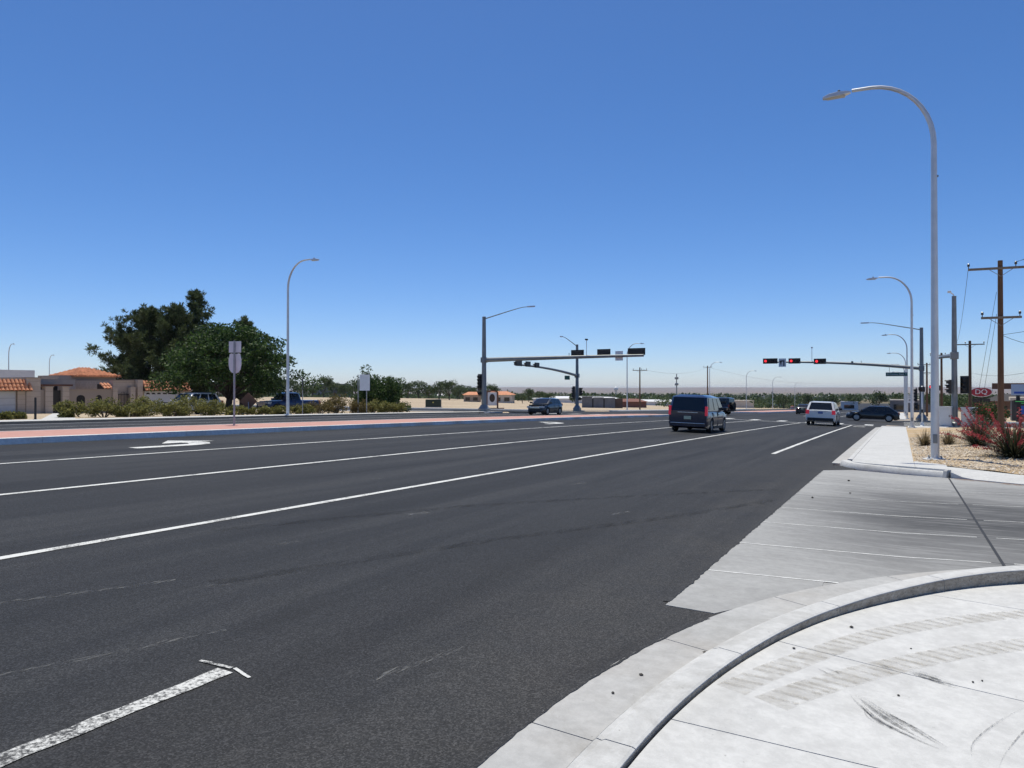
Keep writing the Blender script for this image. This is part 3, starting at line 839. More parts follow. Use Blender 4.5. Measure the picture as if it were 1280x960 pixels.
for X, Y, lab in ((.62, 55.2, 'curved silver street lamp at the far end of the right sidewalk'), (.6, 99, 'curved street lamp just past the junction on the right side'), (.6, 133, 'second curved street lamp past the junction on the right'),
                  (.6, 168, 'third curved street lamp past the junction on the right'), (.6, 204, 'farthest curved street lamp on the right of the avenue')):
    dup(lamp, (X, Y, g(-1, Y) + .13), 0, lab)
dup(lamp, (-35.9, 35.3, g(-35.9, 35.3) + .13), math.pi, 'lone curved street lamp on the left sidewalk between tree and hedge')
for X, Y, lab in ((-37, 106, 'curved street lamp past the junction behind the signal arm tip'), (-36.5, 158, 'distant curved street lamp beside the sandy lot, left one of a row'), (-36.5, 200, 'distant curved street lamp, second from left past the sandy lot'),
                  (-36.5, 245, 'distant curved street lamp, third from left past the sandy lot'), (-36.5, 300, 'distant curved street lamp, farthest in the left hand row')):
    dup(lamp, (X, Y, g(X, Y) + .1), math.pi, lab)
dup(lamp, (-132, 67.0, terr(-132, 67)), R(170), 'curved street lamp rising behind the flat roof at far left')
dup(lamp, (-165, 92, terr(-165, 92)), R(170), 'smaller curved street lamp rising behind the roof parapet')

# ---------------------------------------------------------------- traffic signals
RED = mat('red_signal_light', (1.0, .035, .05), .3, emit=1.4)
DULL = mat('unlit_lens', (.03, .022, .02), .25, 0, .1, 10)
def signal_head(parent, n, mtx, lit=None, horizontal=True, plate=True):
    """signal with n lenses facing local -y; the first lens is at -x (or at the top)"""
    s = .33
    def pos(i): return ((i - (n - 1) / 2) * s, 0) if horizontal else (0, ((n - 1) / 2 - i) * s)
    hw, hh = (n * s / 2 + .02, .18) if horizontal else (.18, n * s / 2 + .02)
    hd = MB().box(-hw, hw, -.09, .09, -hh, hh).build('signal_head', BLACK, parent, bevel=.025)
    hd.matrix_local = mtx
    if plate:
        e = .13
        pl = MB(); pl.prism([(-hw - e, -hh - e), (hw + e, -hh - e), (hw + e, hh + e), (-hw - e, hh + e)], -.006, .006, Matrix.Translation((0, .03, 0)) @ Matrix.Rotation(R(90), 4, 'X'))
        pl.build('backplate', BLACK, hd, bevel=.0)
    for i in range(n):
        x, z = pos(i)
        T = Matrix.Translation((x, -.088, z)) @ Matrix.Rotation(R(90), 4, 'X')
        MB().lathe([(.145, 0), (.14, .012), (.09, .03), (.01, .036)], 14, T).build('lens', RED if lit == i else DULL, hd)
        v = []
        for yy, rr_ in ((0, .160), (.24, .162)):
            v.append([(x + rr_ * math.cos(R(a)), -.09 - yy * (1.0 if 20 < a < 160 else .55), z + rr_ * math.sin(R(a))) for a in range(-40, 221, 20)])
        vv = [[(x + (r_ - .012) * math.cos(R(a)), q[1], z + (r_ - .012) * math.sin(R(a))) for a, q in zip(range(-40, 221, 20), row)] for row, r_ in zip(v, (.160, .162))]
        m = MB(); m.loft([v[0], v[1]], closed=False); m.loft([vv[0], vv[1]], closed=False); m.loft([v[1], vv[1]], closed=False)
        m.build('visor', BLACK, hd)
    return hd
def facing(v):
    """matrix that turns local -y to horizontal direction v"""
    return Matrix.Rotation(math.atan2(v[0], -v[1]), 4, 'Z')
SIGN_BACK = mat('sign_back_aluminium', (.74, .75, .76), .5, .1, .06, 4)
SIGN_WHITE = mat('sign_white', (.74, .74, .74), .5, 0, .04, 4)
INK = mat('sign_black_ink', (.02, .02, .02), .5)
GREEN = mat('sign_green', (.010, .105, .075), .45, 0, .06, 4)
def mast(label, loc, h, arm_dir, arm_len, arm_z, rise, lum_dir=None, lum_len=5.2, r=.25, lum_up=.95, ar=.18):
    t = thing('traffic_signal_mast', label, 'traffic signal', loc, 0, 'traffic signal masts at the junction')
    MB().tube([(0, 0, .0), (0, 0, h * .5), (0, 0, h)], [r, r * .82, r * .66], 14).build('pole', GALVD, t, smooth=R(40))
    MB().lathe([(r * .69, 0), (r * .70, .05), (.03, .08)], 12, Matrix.Translation((0, 0, h))).build('pole_cap', GALVD, t)
    b = MB(); b.lathe([(r * 2.3, -.1), (r * 2.3, .28), (r * 1.9, .36), (r * 1.25, .62), (r * 1.05, .66)], 8)
    b.build('base_shroud', GALVD, t)
    a = Vector((*arm_dir, 0)).normalized()
    n = 10
    arm = MB().tube([a * (arm_len * k / n) + Vector((0, 0, arm_z + rise * (1 - (1 - k / n) ** 2))) for k in range(n + 1)], [ar - ar * .5 * k / n for k in range(n + 1)], 12).build('mast_arm', GALVD, t, smooth=R(40))
    MB().box(-.26, .26, -.26, .26, arm_z - .26, arm_z + .26, Matrix.Rotation(math.atan2(a.y, a.x), 4, 'Z')).build('arm_collar', GALVD, t, bevel=.03)
    t['arm'] = 0
    if lum_dir:
        l = Vector((*lum_dir, 0)).normalized()
        pth = [l * (lum_len * u) + Vector((0, 0, h - .18 + lum_up * w)) for u, w in ((0, 0), (.3, .36), (.6, .72), (.78, .92), (.88, 1.0), (1., 1.02))]
        lo = MB().tube(pth, [.055, .05, .042, .036, .034, .03], 8).build('lamp_arm', GALVD, t, smooth=R(40))
        q = Matrix.Translation(pth[-1] - l * .1) @ Matrix.Rotation(math.atan2(l.y, l.x), 4, 'Z')
        MB().loft([[(u, y * w, z) for y, z in ((-1, -.06), (-.8, .06), (.8, .06), (1, -.06))] for u, w in ((-.1, .06), (.15, .14), (.55, .13), (.75, .05))], mtx=q).build('luminaire', GALV, lo, bevel=.012)
    def on_arm(u):                               # a spot along the arm axis
        k = u / arm_len; return a * u + Vector((0, 0, arm_z + rise * (1 - (1 - k) ** 2)))
    return t, on_arm
MT = Matrix.Translation
# far right corner: three red signals over our lanes
X, Y = 1.9, 88.6
t, oa = mast('signal mast with three red lights hung over our lanes', (X, Y, g(0, Y) + .12), 9.85, (-1, 0), 15.9, 5.55, .95, (-1, 0), 5.2)
for u, n in ((15.35, 4), (12.7, 3), (10.0, 3)): signal_head(t, n, MT(oa(u) + Vector((0, -.12, .12))), 0)
s = MB().box(-.40, .40, -.012, .012, -.48, .48, MT(oa(14.0) + Vector((0, -.16, -.08)))).build('turn_sign', SIGN_WHITE, t, bevel=.0)
m_ = MT(oa(14.0) + Vector((0, -.178, -.08))) @ Matrix.Rotation(R(90), 4, 'X')
ar = MB(); ar.prism([(.10, -.38), (.22, -.38), (.22, .12), (.10, .12)], 0, .004, m_); ar.prism([(-.2, .12), (.22, .12), (.22, .26), (-.2, .26)], 0, .004, m_); ar.prism([(-.2, .26), (-.2, .12), (-.2, -.02), (-.34, .1)][:3] + [(-.36, .10)], 0, .004, m_)
ar.prism([(-.28, .12), (-.06, .12), (-.17, -.34)], 0, .004, m_)
ar.build('arrow', INK, s)
for u, hh in ((10.85, 1.6),):
    cp = MB().tube([oa(u), oa(u) + Vector((0, 0, hh))], .03, 8).build('camera_post', GALV, t)
    MB().box(-.09, .09, -.2, .2, hh, hh + .13, MT(oa(u))).build('camera', SIGN_WHITE, cp, bevel=.02)
MB().box(-.10, .10, -.12, .12, .08, .26, MT(oa(6.7))).build('detector', BLACK, t, bevel=.02)
MB().tube([oa(5.8) + Vector((0, 0, .05)), oa(5.8) + Vector((0, 0, .38))], .025, 6).build('detector_post', BLACK, t)
ss = MB().box(-1.05, 1.05, -.015, .015, -.21, .21, MT(oa(2.35) + Vector((0, -.1, -.86)))).build('street_name_sign', GREEN, t)
for dx in (-.7, .7): MB().tube([oa(2.35) + Vector((dx, -.08, -.66)), oa(2.35) + Vector((dx, -.02, 0))], .02, 6).build('hanger', GALVD, ss)
text_mesh('lettering', 'El Camino Real', .26, SIGN_WHITE, ss, MT(oa(2.35) + Vector((-.13, -.118, -.86))) @ Matrix.Rotation(R(90), 4, 'X'))
text_mesh('lettering', 'RD', .15, SIGN_WHITE, ss, MT(oa(2.35) + Vector((.90, -.118, -.82))) @ Matrix.Rotation(R(90), 4, 'X'))
bd = .018
fr = MB()
for x0_, x1_, z0_, z1_ in ((-1.05, 1.05, .19, .208), (-1.05, 1.05, -.208, -.19), (-1.05, -1.03, -.19, .19), (1.03, 1.05, -.19, .19)): fr.box(x0_, x1_, -.019, -.016, z0_, z1_, MT(oa(2.35) + Vector((0, -.1, -.86))))
fr.build('border', SIGN_WHITE, ss)
signal_head(t, 4, MT((-.52, -.1, 2.7)) @ facing((-1, -.15)), None, False, True)
signal_head(t, 2, MT((-.45, 0, 1.55)) @ facing((-1, 0)), None, False, False)
# near left corner: mast for the opposing traffic, seen from behind
X, Y = -36.5, 62.0
t, oa = mast('near left signal mast whose arm shows three signal backs', (X, Y, g(X, Y) + .13), 9.35, (1, 0), 16.4, 5.1, .10, (1, 0), 5.0, .27, .95, .23)
for u, n in ((10.0, 3), (12.6, 3), (15.7, 4)): signal_head(t, n, MT(oa(u) + Vector((0, .14, .36))) @ facing((0, 1)))
MB().box(-.36, .36, -.012, .012, -.43, .43, MT(oa(14.05) + Vector((0, .16, .02)))).build('turn_sign', SIGN_BACK, t)
cp = MB().tube([oa(10.95), oa(10.95) + Vector((0, 0, 1.55))], .03, 8).build('camera_post', GALV, t)
MB().box(-.08, .08, -.2, .2, 1.52, 1.66, MT(oa(10.95))).build('camera', BLACK, cp, bevel=.02)
MB().tube([oa(9.2), oa(9.2) + Vector((0, 0, .4))], .03, 6).build('detector_post', BLACK, t)
signal_head(t, 4, MT((-.42, -.1, 2.9)) @ facing((-.25, -1)), None, False, True)
signal_head(t, 1, MT((-.36, -.12, 1.75)) @ facing((-.4, -1)), None, False, False)
# far left corner: arm across the side street
X, Y = -37.6, 88.0
t, oa = mast('far left signal mast with its arm slanting toward the near corner', (X, Y, g(X, Y) + .12), 8.6, (0, -1), 17.5, 4.55, .95, (0, -1), 4.7, .25)
for u, n in ((16.8, 4), (14.5, 3), (12.2, 3)): signal_head(t, n, MT(oa(u) + Vector((.12, 0, .16))) @ facing((-1, 0)))
MB().box(-.4, .4, -.012, .012, -.26, .26, MT(oa(3.2) + Vector((.0, .0, -.62))) @ Matrix.Rotation(R(60), 4, 'Z')).build('street_name_sign', GREEN, t)
signal_head(t, 4, MT((-.48, 0, 2.35)) @ facing((-1, .2)), None, False, True)
signal_head(t, 3, MT((.46, 0, 2.45)) @ facing((1, -.4)), None, False, False)
signal_head(t, 1, MT((.42, -.1, 1.5)) @ facing((1, -.4)), None, False, False)
# near right corner: stout pole with a camera on top
X, Y = 3.45, 64.2 - 1.6
t, oa = mast('stout right corner signal pole with a camera on top', (X, Y, g(0, Y) + .12), 9.6, (-.05, 1), 15.5, 5.25, .3, None, 5, .225)
signal_head(t, 3, MT((.62, -.05, 3.1)) @ facing((-.55, -.9)), None, False, True)
signal_head(t, 3, MT((-.30, -.34, 2.95)) @ facing((-1, -.1)), None, False, False)
for u, n in ((15, 3), (12.6, 3)): signal_head(t, n, MT(oa(u) + Vector((-.12, 0, .14))) @ facing((1, 0)))
cp = MB().tube([(0, 0, 9.6), (-.05, 0, 9.78), (-.25, -.05, 9.95)], .04, 8).build('camera_post', SIGN_WHITE, t)
MB().box(-.42, -.18, -.14, .02, 9.90, 10.06).build('camera', SIGN_WHITE, cp, bevel=.03)
# slim pedestrian posts
def ped_post(label, X, Y, h, lit=False, z=None):
    t = thing('signal_post', label, 'signal post', (X, Y, (z if z is not None else g(0, Y) + .12)), 0, 'slim pedestrian signal posts')
    MB().tube([(0, 0, 0), (0, 0, h)], [.06, .055], 10).build('post', GALV, t, smooth=True)
    MB().lathe([(.17, 0), (.17, .04), (.13, .06), (.10, .28), (.07, .34)], 8).build('base', GALV, t)
    if lit: signal_head(t, 3, MT((0, -.2, h - .55)) @ facing((-.3, -1)), 0, False, False)
    else: signal_head(t, 1, MT((0, -.2, h - .25)) @ facing((-.5, -1)), None, False, False)
    MB().box(-.06, .06, -.13, -.06, 1.0, 1.25).build('push_button', BLACK, t, bevel=.01)
    return t
ped_post('slim silver post on the near corner left of the lamp post', 1.35, 61.9, 3.0)
ped_post('slim silver post right behind the near lamp post', 2.35, 62.2, 3.1)
ped_post('post with a single red light behind the far signal mast', 2.9, 92.5, 3.9, True)
# controller cabinets
CAB = mat('cabinet_paint', (.60, .61, .61), .45, .1, .05, 3)
def cabinet(label, X, Y, w, d, h):
    t = thing('utility_cabinet', label, 'cabinet', (X, Y, g(0, Y) + .1), R(-8), 'pale traffic cabinets at the corner')
    MB().box(-w / 2 - .06, w / 2 + .06, -d / 2 - .06, d / 2 + .06, -.1, .1).build('plinth', CONC, t)
    MB().box(-w / 2, w / 2, -d / 2, d / 2, .1, h).build('body', CAB, t, bevel=.03)
    dr = MB().box(-w / 2 + .06, w / 2 - .06, -d / 2 - .02, -d / 2 + .0, .18, h - .12).build('door', CAB, t, bevel=.008)
    MB().box(w / 2 - .16, w / 2 - .12, -d / 2 - .05, -d / 2 - .02, h * .5, h * .5 + .16).build('handle', BLACK, dr)
    MB().box(-w / 2 - .04, w / 2 + .04, -d / 2 - .05, d / 2 + .04, h, h + .06).build('roof', CAB, t, bevel=.015)
cabinet('white traffic cabinet to the left of the stout corner pole', 2.75, 65.2 - 3.2, 1.0, .6, 1.45)
cabinet('white traffic cabinet between the stout corner pole and red bush', 4.35, 65.6 - 3.4, 1.0, .6, 1.40)

# ---------------------------------------------------------------- road signs
STEEL = mat('sign_post_steel', (.36, .36, .37), .5, .5, .1, 5)
X, Y = -20.9, 18.0
t = thing('route_sign', 'backs of a square sign and a shield sign on one median post', 'road sign', (X, Y, g(-20, Y) + .15))
MB().tube([(0, 0, -.1), (0, 0, 3.0)], .035, 6).build('post', STEEL, t)
yw = Matrix.Rotation(R(20), 4, 'Z')
MB().box(-.23, .23, .04, .055, 2.58, 2.98, yw).build('direction_plate', SIGN_BACK, t)
sh = [(0.0, -.40), (.14, -.34), (.21, -.24), (.24, -.08), (.24, .10), (.20, .30), (.14, .33), (.0, .30), (-.14, .33), (-.20, .30), (-.24, .10), (-.24, -.08), (-.21, -.24), (-.14, -.34)]
MB().prism(sh, -.055, -.04, yw @ MT((0, 0, 2.22)) @ Matrix.Rotation(R(90), 4, 'X')).build('shield_plate', SIGN_BACK, t)
BROWN = mat('plywood_sign_back', (.13, .065, .042), .7, 0, .2, 6)
X, Y = -40.6, 36.2
t = thing('diamond_sign', 'brown diamond sign back standing low under the big tree', 'road sign', (X, Y, GZ(X, Y)))
MB().prism([(0, -.62), (.62, 0), (0, .62), (-.62, 0)], -.02, .02, Matrix.Rotation(R(30), 4, 'Z') @ MT((0, 0, .95)) @ Matrix.Rotation(R(90), 4, 'X')).build('panel', BROWN, t)
for sx in (-1, 1): MB().tube([(sx * .35, -.25 * sx, 0), (0, 0, .9)], .03, 6).build('leg', STEEL, t)
X, Y = -38.6, 46.2
t = thing('panel_sign', 'grey back of a two post sign in front of the round bush', 'road sign', (X, Y, GZ(X, Y)), R(38))
for sx in (-.42, .26): MB().tube([(sx, 0, -.1), (sx, 0, 3.15)], .04, 6).build('post', STEEL, t)
MB().box(-.30, .52, -.06, -.045, 1.85, 3.15).build('panel', SIGN_BACK, t)
X, Y = -38.2, 39.0
t = thing('edge_sign', 'thin edge on sign on a post rising from the hedge', 'road sign', (X, Y, GZ(X, Y)), R(50))
MB().tube([(0, 0, 0), (0, 0, 2.65)], .03, 6).build('post', STEEL, t)
MB().box(-.012, .012, -.32, .32, 1.75, 2.65).build('panel', BLACK, t)
X, Y = -37.4, 20.2
t = thing('bollard', 'short black marker post on the sidewalk before the house gate', 'bollard', (X, Y, GZ(X, Y)))
MB().lathe([(.055, 0), (.05, 1.08), (.035, 1.12)], 10).build('post', BLACK, t); MB().lathe([(.09, 0), (.09, .05), (.06, .07)], 10).build('base', BLACK, t)
X, Y = 1.15, 118
t = thing('speed_sign', 'white speed limit sign on the right past the junction', 'road sign', (X, Y, g(0, Y) + .1))
MB().tube([(0, 0, 0), (0, 0, 3.3)], .04, 6).build('post', STEEL, t)
pn = MB().box(-.46, .46, -.06, -.04, 2.05, 3.25).build('panel', SIGN_WHITE, t)
for tx, sz, z in (('SPEED', .22, 3.07), ('LIMIT', .22, 2.83), ('45', .52, 2.42)): text_mesh('lettering', tx, sz, INK, pn, MT((0, -.064, z)) @ Matrix.Rotation(R(90), 4, 'X'))
for i, (X, Y) in enumerate(((-58, 76 - 14), (-51.5, 61.0))):
    t = thing('marker_post', ('grey delineator stub on the side street verge by the round bush', 'slim sign post on the verge left of the near signal mast')[i], 'marker post', (X, Y, GZ(X, Y)))
    MB().tube([(0, 0, 0), (0, 0, (1.1, 2.5)[i])], (.06, .04)[i], 6).build('post', STEEL, t)
    MB().box(-.05, .05, -.07, -.05, (.8, 1.9)[i], (1.05, 2.4)[i]).build('plate', SIGN_BACK, t)

# ---------------------------------------------------------------- vehicles
TAIL = mat('tail_light', (.42, .012, .02), .2, 0, .1, 12, coat=.6)
TAIL_LIT = mat('brake_light', (.75, .03, .06), .25, emit=.22)
HEAD = mat('head_light', (.55, .57, .60), .12, .2, .1, 12, coat=.8)
PLATE = mat('licence_plate', (.62, .60, .40), .5, 0, .1, 20)
PLATE_B = mat('licence_plate_blue', (.10, .16, .36), .5, 0, .2, 20)
TRIM = mat('dark_trim', (.02, .02, .022), .65, 0, .1, 10)
RIM = mat('alloy_rim', (.42, .42, .43), .3, .8, .08, 10)
UNDER = mat('underbody', (.008, .008, .008), .9, 0, .1, 5)
def interp(x, pts): return float(np.interp(x, [p[0] for p in pts], [p[1] for p in pts]))
def wheel(t, x, y, r, w=.21):
    s = 1 if y > 0 else -1
    T = MT((x, y, r)) @ Matrix.Rotation(R(-90 * s), 4, 'X')
    wh = MB().lathe([(r * .60, -w / 2), (r * .93, -w / 2), (r, -w * .32), (r, w * .32), (r * .93, w / 2), (r * .60, w / 2), (r * .58, w * .3), (r * .3, w * .26), (.02, w * .26)], 22, T).build('wheel', RUBBER, t, smooth=R(35))
    rm = MB(); rm.lathe([(r * .63, w * .30), (r * .63, w * .50), (r * .56, w * .52), (r * .54, w * .30)], 22, T)
    for k in range(5):
        a = 2 * math.pi * k / 5; A = T @ Matrix.Rotation(a, 4, 'Z')
        rm.add([(r * .08, -.035, w * .45), (r * .58, -.05, w * .45), (r * .58, .05, w * .45), (r * .08, .035, w * .45), (r * .08, -.035, w * .2), (r * .58, -.05, w * .2), (r * .58, .05, w * .2), (r * .08, .035, w * .2)],
               [(0, 1, 2, 3), (7, 6, 5, 4), (0, 4, 5, 1), (1, 5, 6, 2), (2, 6, 7, 3), (3, 7, 4, 0)], A)
    rm.lathe([(r * .14, w * .2), (r * .14, w * .48), (.02, w * .5)], 10, T)
    rm.build('rim', RIM, wh)
def make_car(label, cat, loc, rz, P, name=None, glide=None):
    """P: L W wb fx(front axle from nose) r gc top[(x,z) lower-body top line] W-taper, cabin dict, paint"""
    t = thing(name or cat.replace(' ', '_'), label, cat, loc)
    X_, Y_ = loc[0], loc[1]
    e = .8; ny, nx_ = (g(X_, Y_ + e) - g(X_, Y_ - e)) / (2 * e), (g(X_ + e, Y_) - g(X_ - e, Y_)) / (2 * e)
    up = Vector((-nx_, -ny, 1)).normalized()
    t.rotation_euler = (Vector((0, 0, 1)).rotation_difference(up).to_matrix() @ Matrix.Rotation(rz, 3, 'Z')).to_euler()
    L, W, r, gc = P['L'], P['W'], P['r'], P['gc']
    xf, xr = L / 2, -L / 2
    ax_f = xf - P['fx']; ax_r = ax_f - P['wb']
    st = sorted(set([xr + L * k / 64 for k in range(65)] + [a + d for a in (ax_f, ax_r) for d in np.linspace(-r * 1.18, r * 1.18, 15)]))
    rings = []
    for x in st:
        zt = interp(x, P['top'])
        zb = gc
        for a in (ax_f, ax_r):
            q = (r * 1.16) ** 2 - (x - a) ** 2
            if q > 0: zb = max(zb, min(r * .98 + math.sqrt(q), zt - .1))
        if x > xf - .35: zb = max(zb, gc + .10 * ((x - xf + .35) / .35) ** 2)
        if x < xr + .35: zb = max(zb, gc + .10 * ((xr + .35 - x) / .35) ** 2)
        u = max((x - (xf - P.get('tf', .8))) / P.get('tf', .8), 0); v = max(((xr + P.get('tr', .5)) - x) / P.get('tr', .5), 0)
        w = W / 2 * (1 - P.get('nf', .20) * u ** 2.2 - P.get('nr', .10) * v ** 2.4)
        zm = max(zb + .02, min(gc + (zt - gc) * .52, zt - .05)); cr = P.get('cr', .03)
        half = [(0, zt + cr), (.5 * w, zt + cr * .8), (.80 * w, zt + .004), (.925 * w, zt - .035), (.972 * w, zt - .12 if zt - .12 > zm else (zt + zm) / 2), (w, zm), (.985 * w, max(zb + .01, zm - (zm - zb) * .6)), (.945 * w, zb)]
        rings.append([(x, y, z) for y, z in half] + [(x, -y, z) for y, z in half[::-1][:-1]])
    body = MB().loft(rings).build('body', P['paint'], t, smooth=R(38))
    # dark belly that fills the wheel wells
    MB().box(xr + .25, xf - .3, -W * .40, W * .40, gc + .03, P['belt'] - .1).build('underbody', UNDER, t)
    # ---- cabin: a frustum with rounded edges, glass let in
    c = P['cab']; zb_, zr = P['belt'] - .03, P['H']
    wb_, wr = W * .5 * c.get('wb', .925), W * .5 * c.get('wr', .74)
    cb = MB(); ns = 9
    def sec(k):
        f = k; z = zb_ + (zr - zb_) * f
        return (c['ws0'] + (c['ws1'] - c['ws0']) * f, c['rw0'] + (c['rw1'] - c['rw0']) * f, wb_ + (wr - wb_) * f ** 1.15, z)
    x0a, x1a, wa, za = sec(0); x0b, x1b, wb2, zb2 = sec(.90)
    lay = []
    for k in (0, .5, .9): lay.append(sec(k))
    ringsC = [[(a, w * .86, z), (a - .12, w, z), (b + .10, w, z), (b, w * .88, z), (b, -w * .88, z), (b + .10, -w, z), (a - .12, -w, z), (a, -w * .86, z)] for a, b, w, z in lay]
    a, b, w, z = sec(1.0)
    ringsC.append([(a - .10, w * .80, z - .02), (a - .24, w * .90, z - .015), (b + .20, w * .90, z - .02), (b + .08, w * .82, z - .025), (b + .08, -w * .82, z - .025), (b + .20, -w * .90, z - .02), (a - .24, -w * .90, z - .015), (a - .10, -w * .80, z - .02)])
    ringsC.append([(x * 1.0 if False else (a + b) / 2 + (x - (a + b) / 2) * .8, y * .72, z + P.get('arch', .02)) for x, y, _ in ringsC[-1]])
    cb.loft(ringsC); cabin = cb.build('cabin', P.get('roofpaint', P['paint']), t, smooth=R(32))
    def pane(name, quad, nrm, th=.012):
        n = Vector(nrm).normalized(); q = [Vector(p) + n * .004 for p in quad]; o = [p + n * th for p in q]
        return MB().add(q + o, [(3, 2, 1, 0), (4, 5, 6, 7)] + [(i, (i + 1) % 4, 4 + (i + 1) % 4, 4 + i) for i in range(4)]).build(name, P.get('glass', GLASS), cabin)
    def face_pt(edge0, edge1, u, v): return Vector(edge0[0]).lerp(Vector(edge0[1]), u).lerp(Vector(edge1[0]).lerp(Vector(edge1[1]), u), v)
    A0, B0, W0, Z0 = sec(.08); A1, B1, W1, Z1 = sec(.86)
    fr_ = [(A0, W0 * .83, Z0), (A0, -W0 * .83, Z0), (A1, -W1 * .83, Z1), (A1, W1 * .83, Z1)]
    pane('windscreen', fr_, (Z1 - Z0, 0, A0 - A1))
    re0 = c.get('rwz', .12); A2, B2, W2, Z2 = sec(re0)
    bk = [(B2, -W2 * .84, Z2), (B2, W2 * .84, Z2), (B1, W1 * .84, Z1), (B1, -W1 * .84, Z1)]
    pane('rear_window', bk, (-(Z1 - Z2), 0, (B1 - B2)))
    for s_ in (1, -1):
        cuts = c['cuts']                                   # fractions along the side, front to back
        for u0, u1 in cuts:
            def sp(u, A, B, Wd, Z): return (A - .16 + (B + .14 - A + .16) * u, s_ * Wd, Z)
            q = [sp(u0, A0, B0, W0, Z0), sp(u1, A0, B0, W0, Z0), sp(u1, A1, B1, W1, Z1), sp(u0, A1, B1, W1, Z1)]
            if s_ < 0: q = q[::-1]
            pane('side_window', q, (0, s_ * (Z1 - Z0), (W0 - W1)))
    for x in (ax_f, ax_r):
        for s_ in (1, -1): wheel(t, x, s_ * (W / 2 - .115), r)
    # lights, bumpers, mirrors
    def slab(name, x0, x1, y0, y1, z0, z1, m, par=body, bev=.012): return MB().box(min(x0, x1), max(x0, x1), min(y0, y1), max(y0, y1), z0, z1).build(name, m, par, bevel=bev)
    for s_ in (1, -1):
        x, hw, z0, z1 = P['tail']; q = W / 2 * (1 - P.get('nr', .1) * .8)
        slab('tail_light', xr - .012, xr + x, s_ * (q - hw), s_ * (q + .015), z0, z1, P.get('tailm', TAIL))
        hx, hw, z0, z1 = P['head']; q = W / 2 * (1 - P.get('nf', .2) * .55)
        slab('headlight', xf - hx, xf - .06, s_ * (q - hw), s_ * (q + .03), z0, z1, HEAD)
        mx_ = c['ws0'] - .30
        slab('mirror', mx_ - .06, mx_ + .08, s_ * (W / 2 * .95), s_ * (W / 2 + .18), P['belt'] + .0, P['belt'] + .16, P.get('mirror', P['paint']), t, .03)
        slab('sill', ax_r + r * 1.25, ax_f - r * 1.25, s_ * (W / 2 * .96), s_ * (W / 2 + .006), gc + .0, gc + .10, TRIM, body, .01)
        for dx in P.get('doors', ()):
            slab('door_handle', dx - .1, dx + .08, s_ * (W / 2 - .012), s_ * (W / 2 + .022), P['belt'] - .22, P['belt'] - .18, P.get('handle', P['paint']), body, .008)
            slab('door_seam', dx - .155, dx - .147, s_ * (W / 2 - .05), s_ * (W / 2 + .002), gc + .12, P['belt'] - .10, TRIM, body, 0)
    q = W / 2
    slab('rear_bumper', xr - .035, xr + .14, -q * .86, q * .86, P.get('bz', gc + .08), P.get('bz', gc + .08) + P.get('bh', .16), P.get('bumper', TRIM), body, .03)
    slab('front_bumper', xf - .14, xf + .02, -q * .70, q * .70, gc + .06, gc + .22, TRIM, body, .03)
    slab('grille', xf - .10, xf + .012, -q * .52, q * .52, P['grille'][0], P['grille'][1], P.get('grillem', CHROME), body, .01)
    slab('licence_plate', xr - .045, xr + .04, -.16, .16, P['plate'], P['plate'] + .15, P.get('platem', PLATE), body, .004)
    if P.get('rails'):
        for s_ in (1, -1): MB().tube([(sec(1)[0] - .3, s_ * wr * .86, zr + .0), (sec(1)[0] - .4, s_ * wr * .86, zr + .05), (sec(1)[1] + .4, s_ * wr * .86, zr + .05), (sec(1)[1] + .3, s_ * wr * .86, zr)], .018, 6).build('roof_rail', BLACK, cabin)
    if P.get('strip'): slab('chrome_strip', xr - .03, xr + .05, -q * .5, q * .5, P['strip'], P['strip'] + .03, CHROME, body, .006)
    if P.get('spare'):
        MB().lathe([(r * .5, -.11), (r * .95, -.11), (r, -.05), (r, .05), (r * .95, .11), (r * .45, .12)], 20, MT((xr - .14, .0, 1.0)) @ Matrix.Rotation(R(-90), 4, 'Y')).build('spare_wheel', RUBBER, t, smooth=R(35))
    return t
NAVY = mk_paint('navy_paint', (.004, .0045, .026)); SILVER = mk_paint('silver_paint', (.62, .63, .65), .3, .45); BLK = mk_paint('black_paint', (.010, .010, .012))
SLATE = mk_paint('slate_paint', (.010, .013, .020)); MAROON = mk_paint('maroon_paint', (.035, .008, .008)); PEARL = mk_paint('pearl_paint', (.70, .70, .69), .3, .05)
def at(X, Y): return (X, Y, g(X, Y) + .004)
van = make_car('dark blue passenger van driving away in the middle lane', 'van', at(-8.62, 35.1), R(90),
    dict(L=4.42, W=1.83, H=1.68, wb=2.66, fx=.86, r=.325, gc=.18, belt=1.02, top=[(-2.21, .97), (-2.1, 1.0), (0.9, 1.02), (1.15, .99), (1.75, .92), (2.05, .84), (2.21, .68)],
         cab=dict(ws0=1.30, ws1=.45, rw0=-2.19, rw1=-2.02, wb=.96, wr=.86, rwz=.06, cuts=((.03, .27), (.31, .60), (.64, .94))), nr=.05, tr=.25, tail=(.10, .10, .78, 1.20), tailm=TAIL_LIT, head=(.42, .40, .62, .82),
         grille=(.46, .66), plate=.60, doors=(.0, -1.0), paint=NAVY, bumper=CHROME, bh=.05, bz=.40, strip=.90, arch=.05), 'passenger_van')
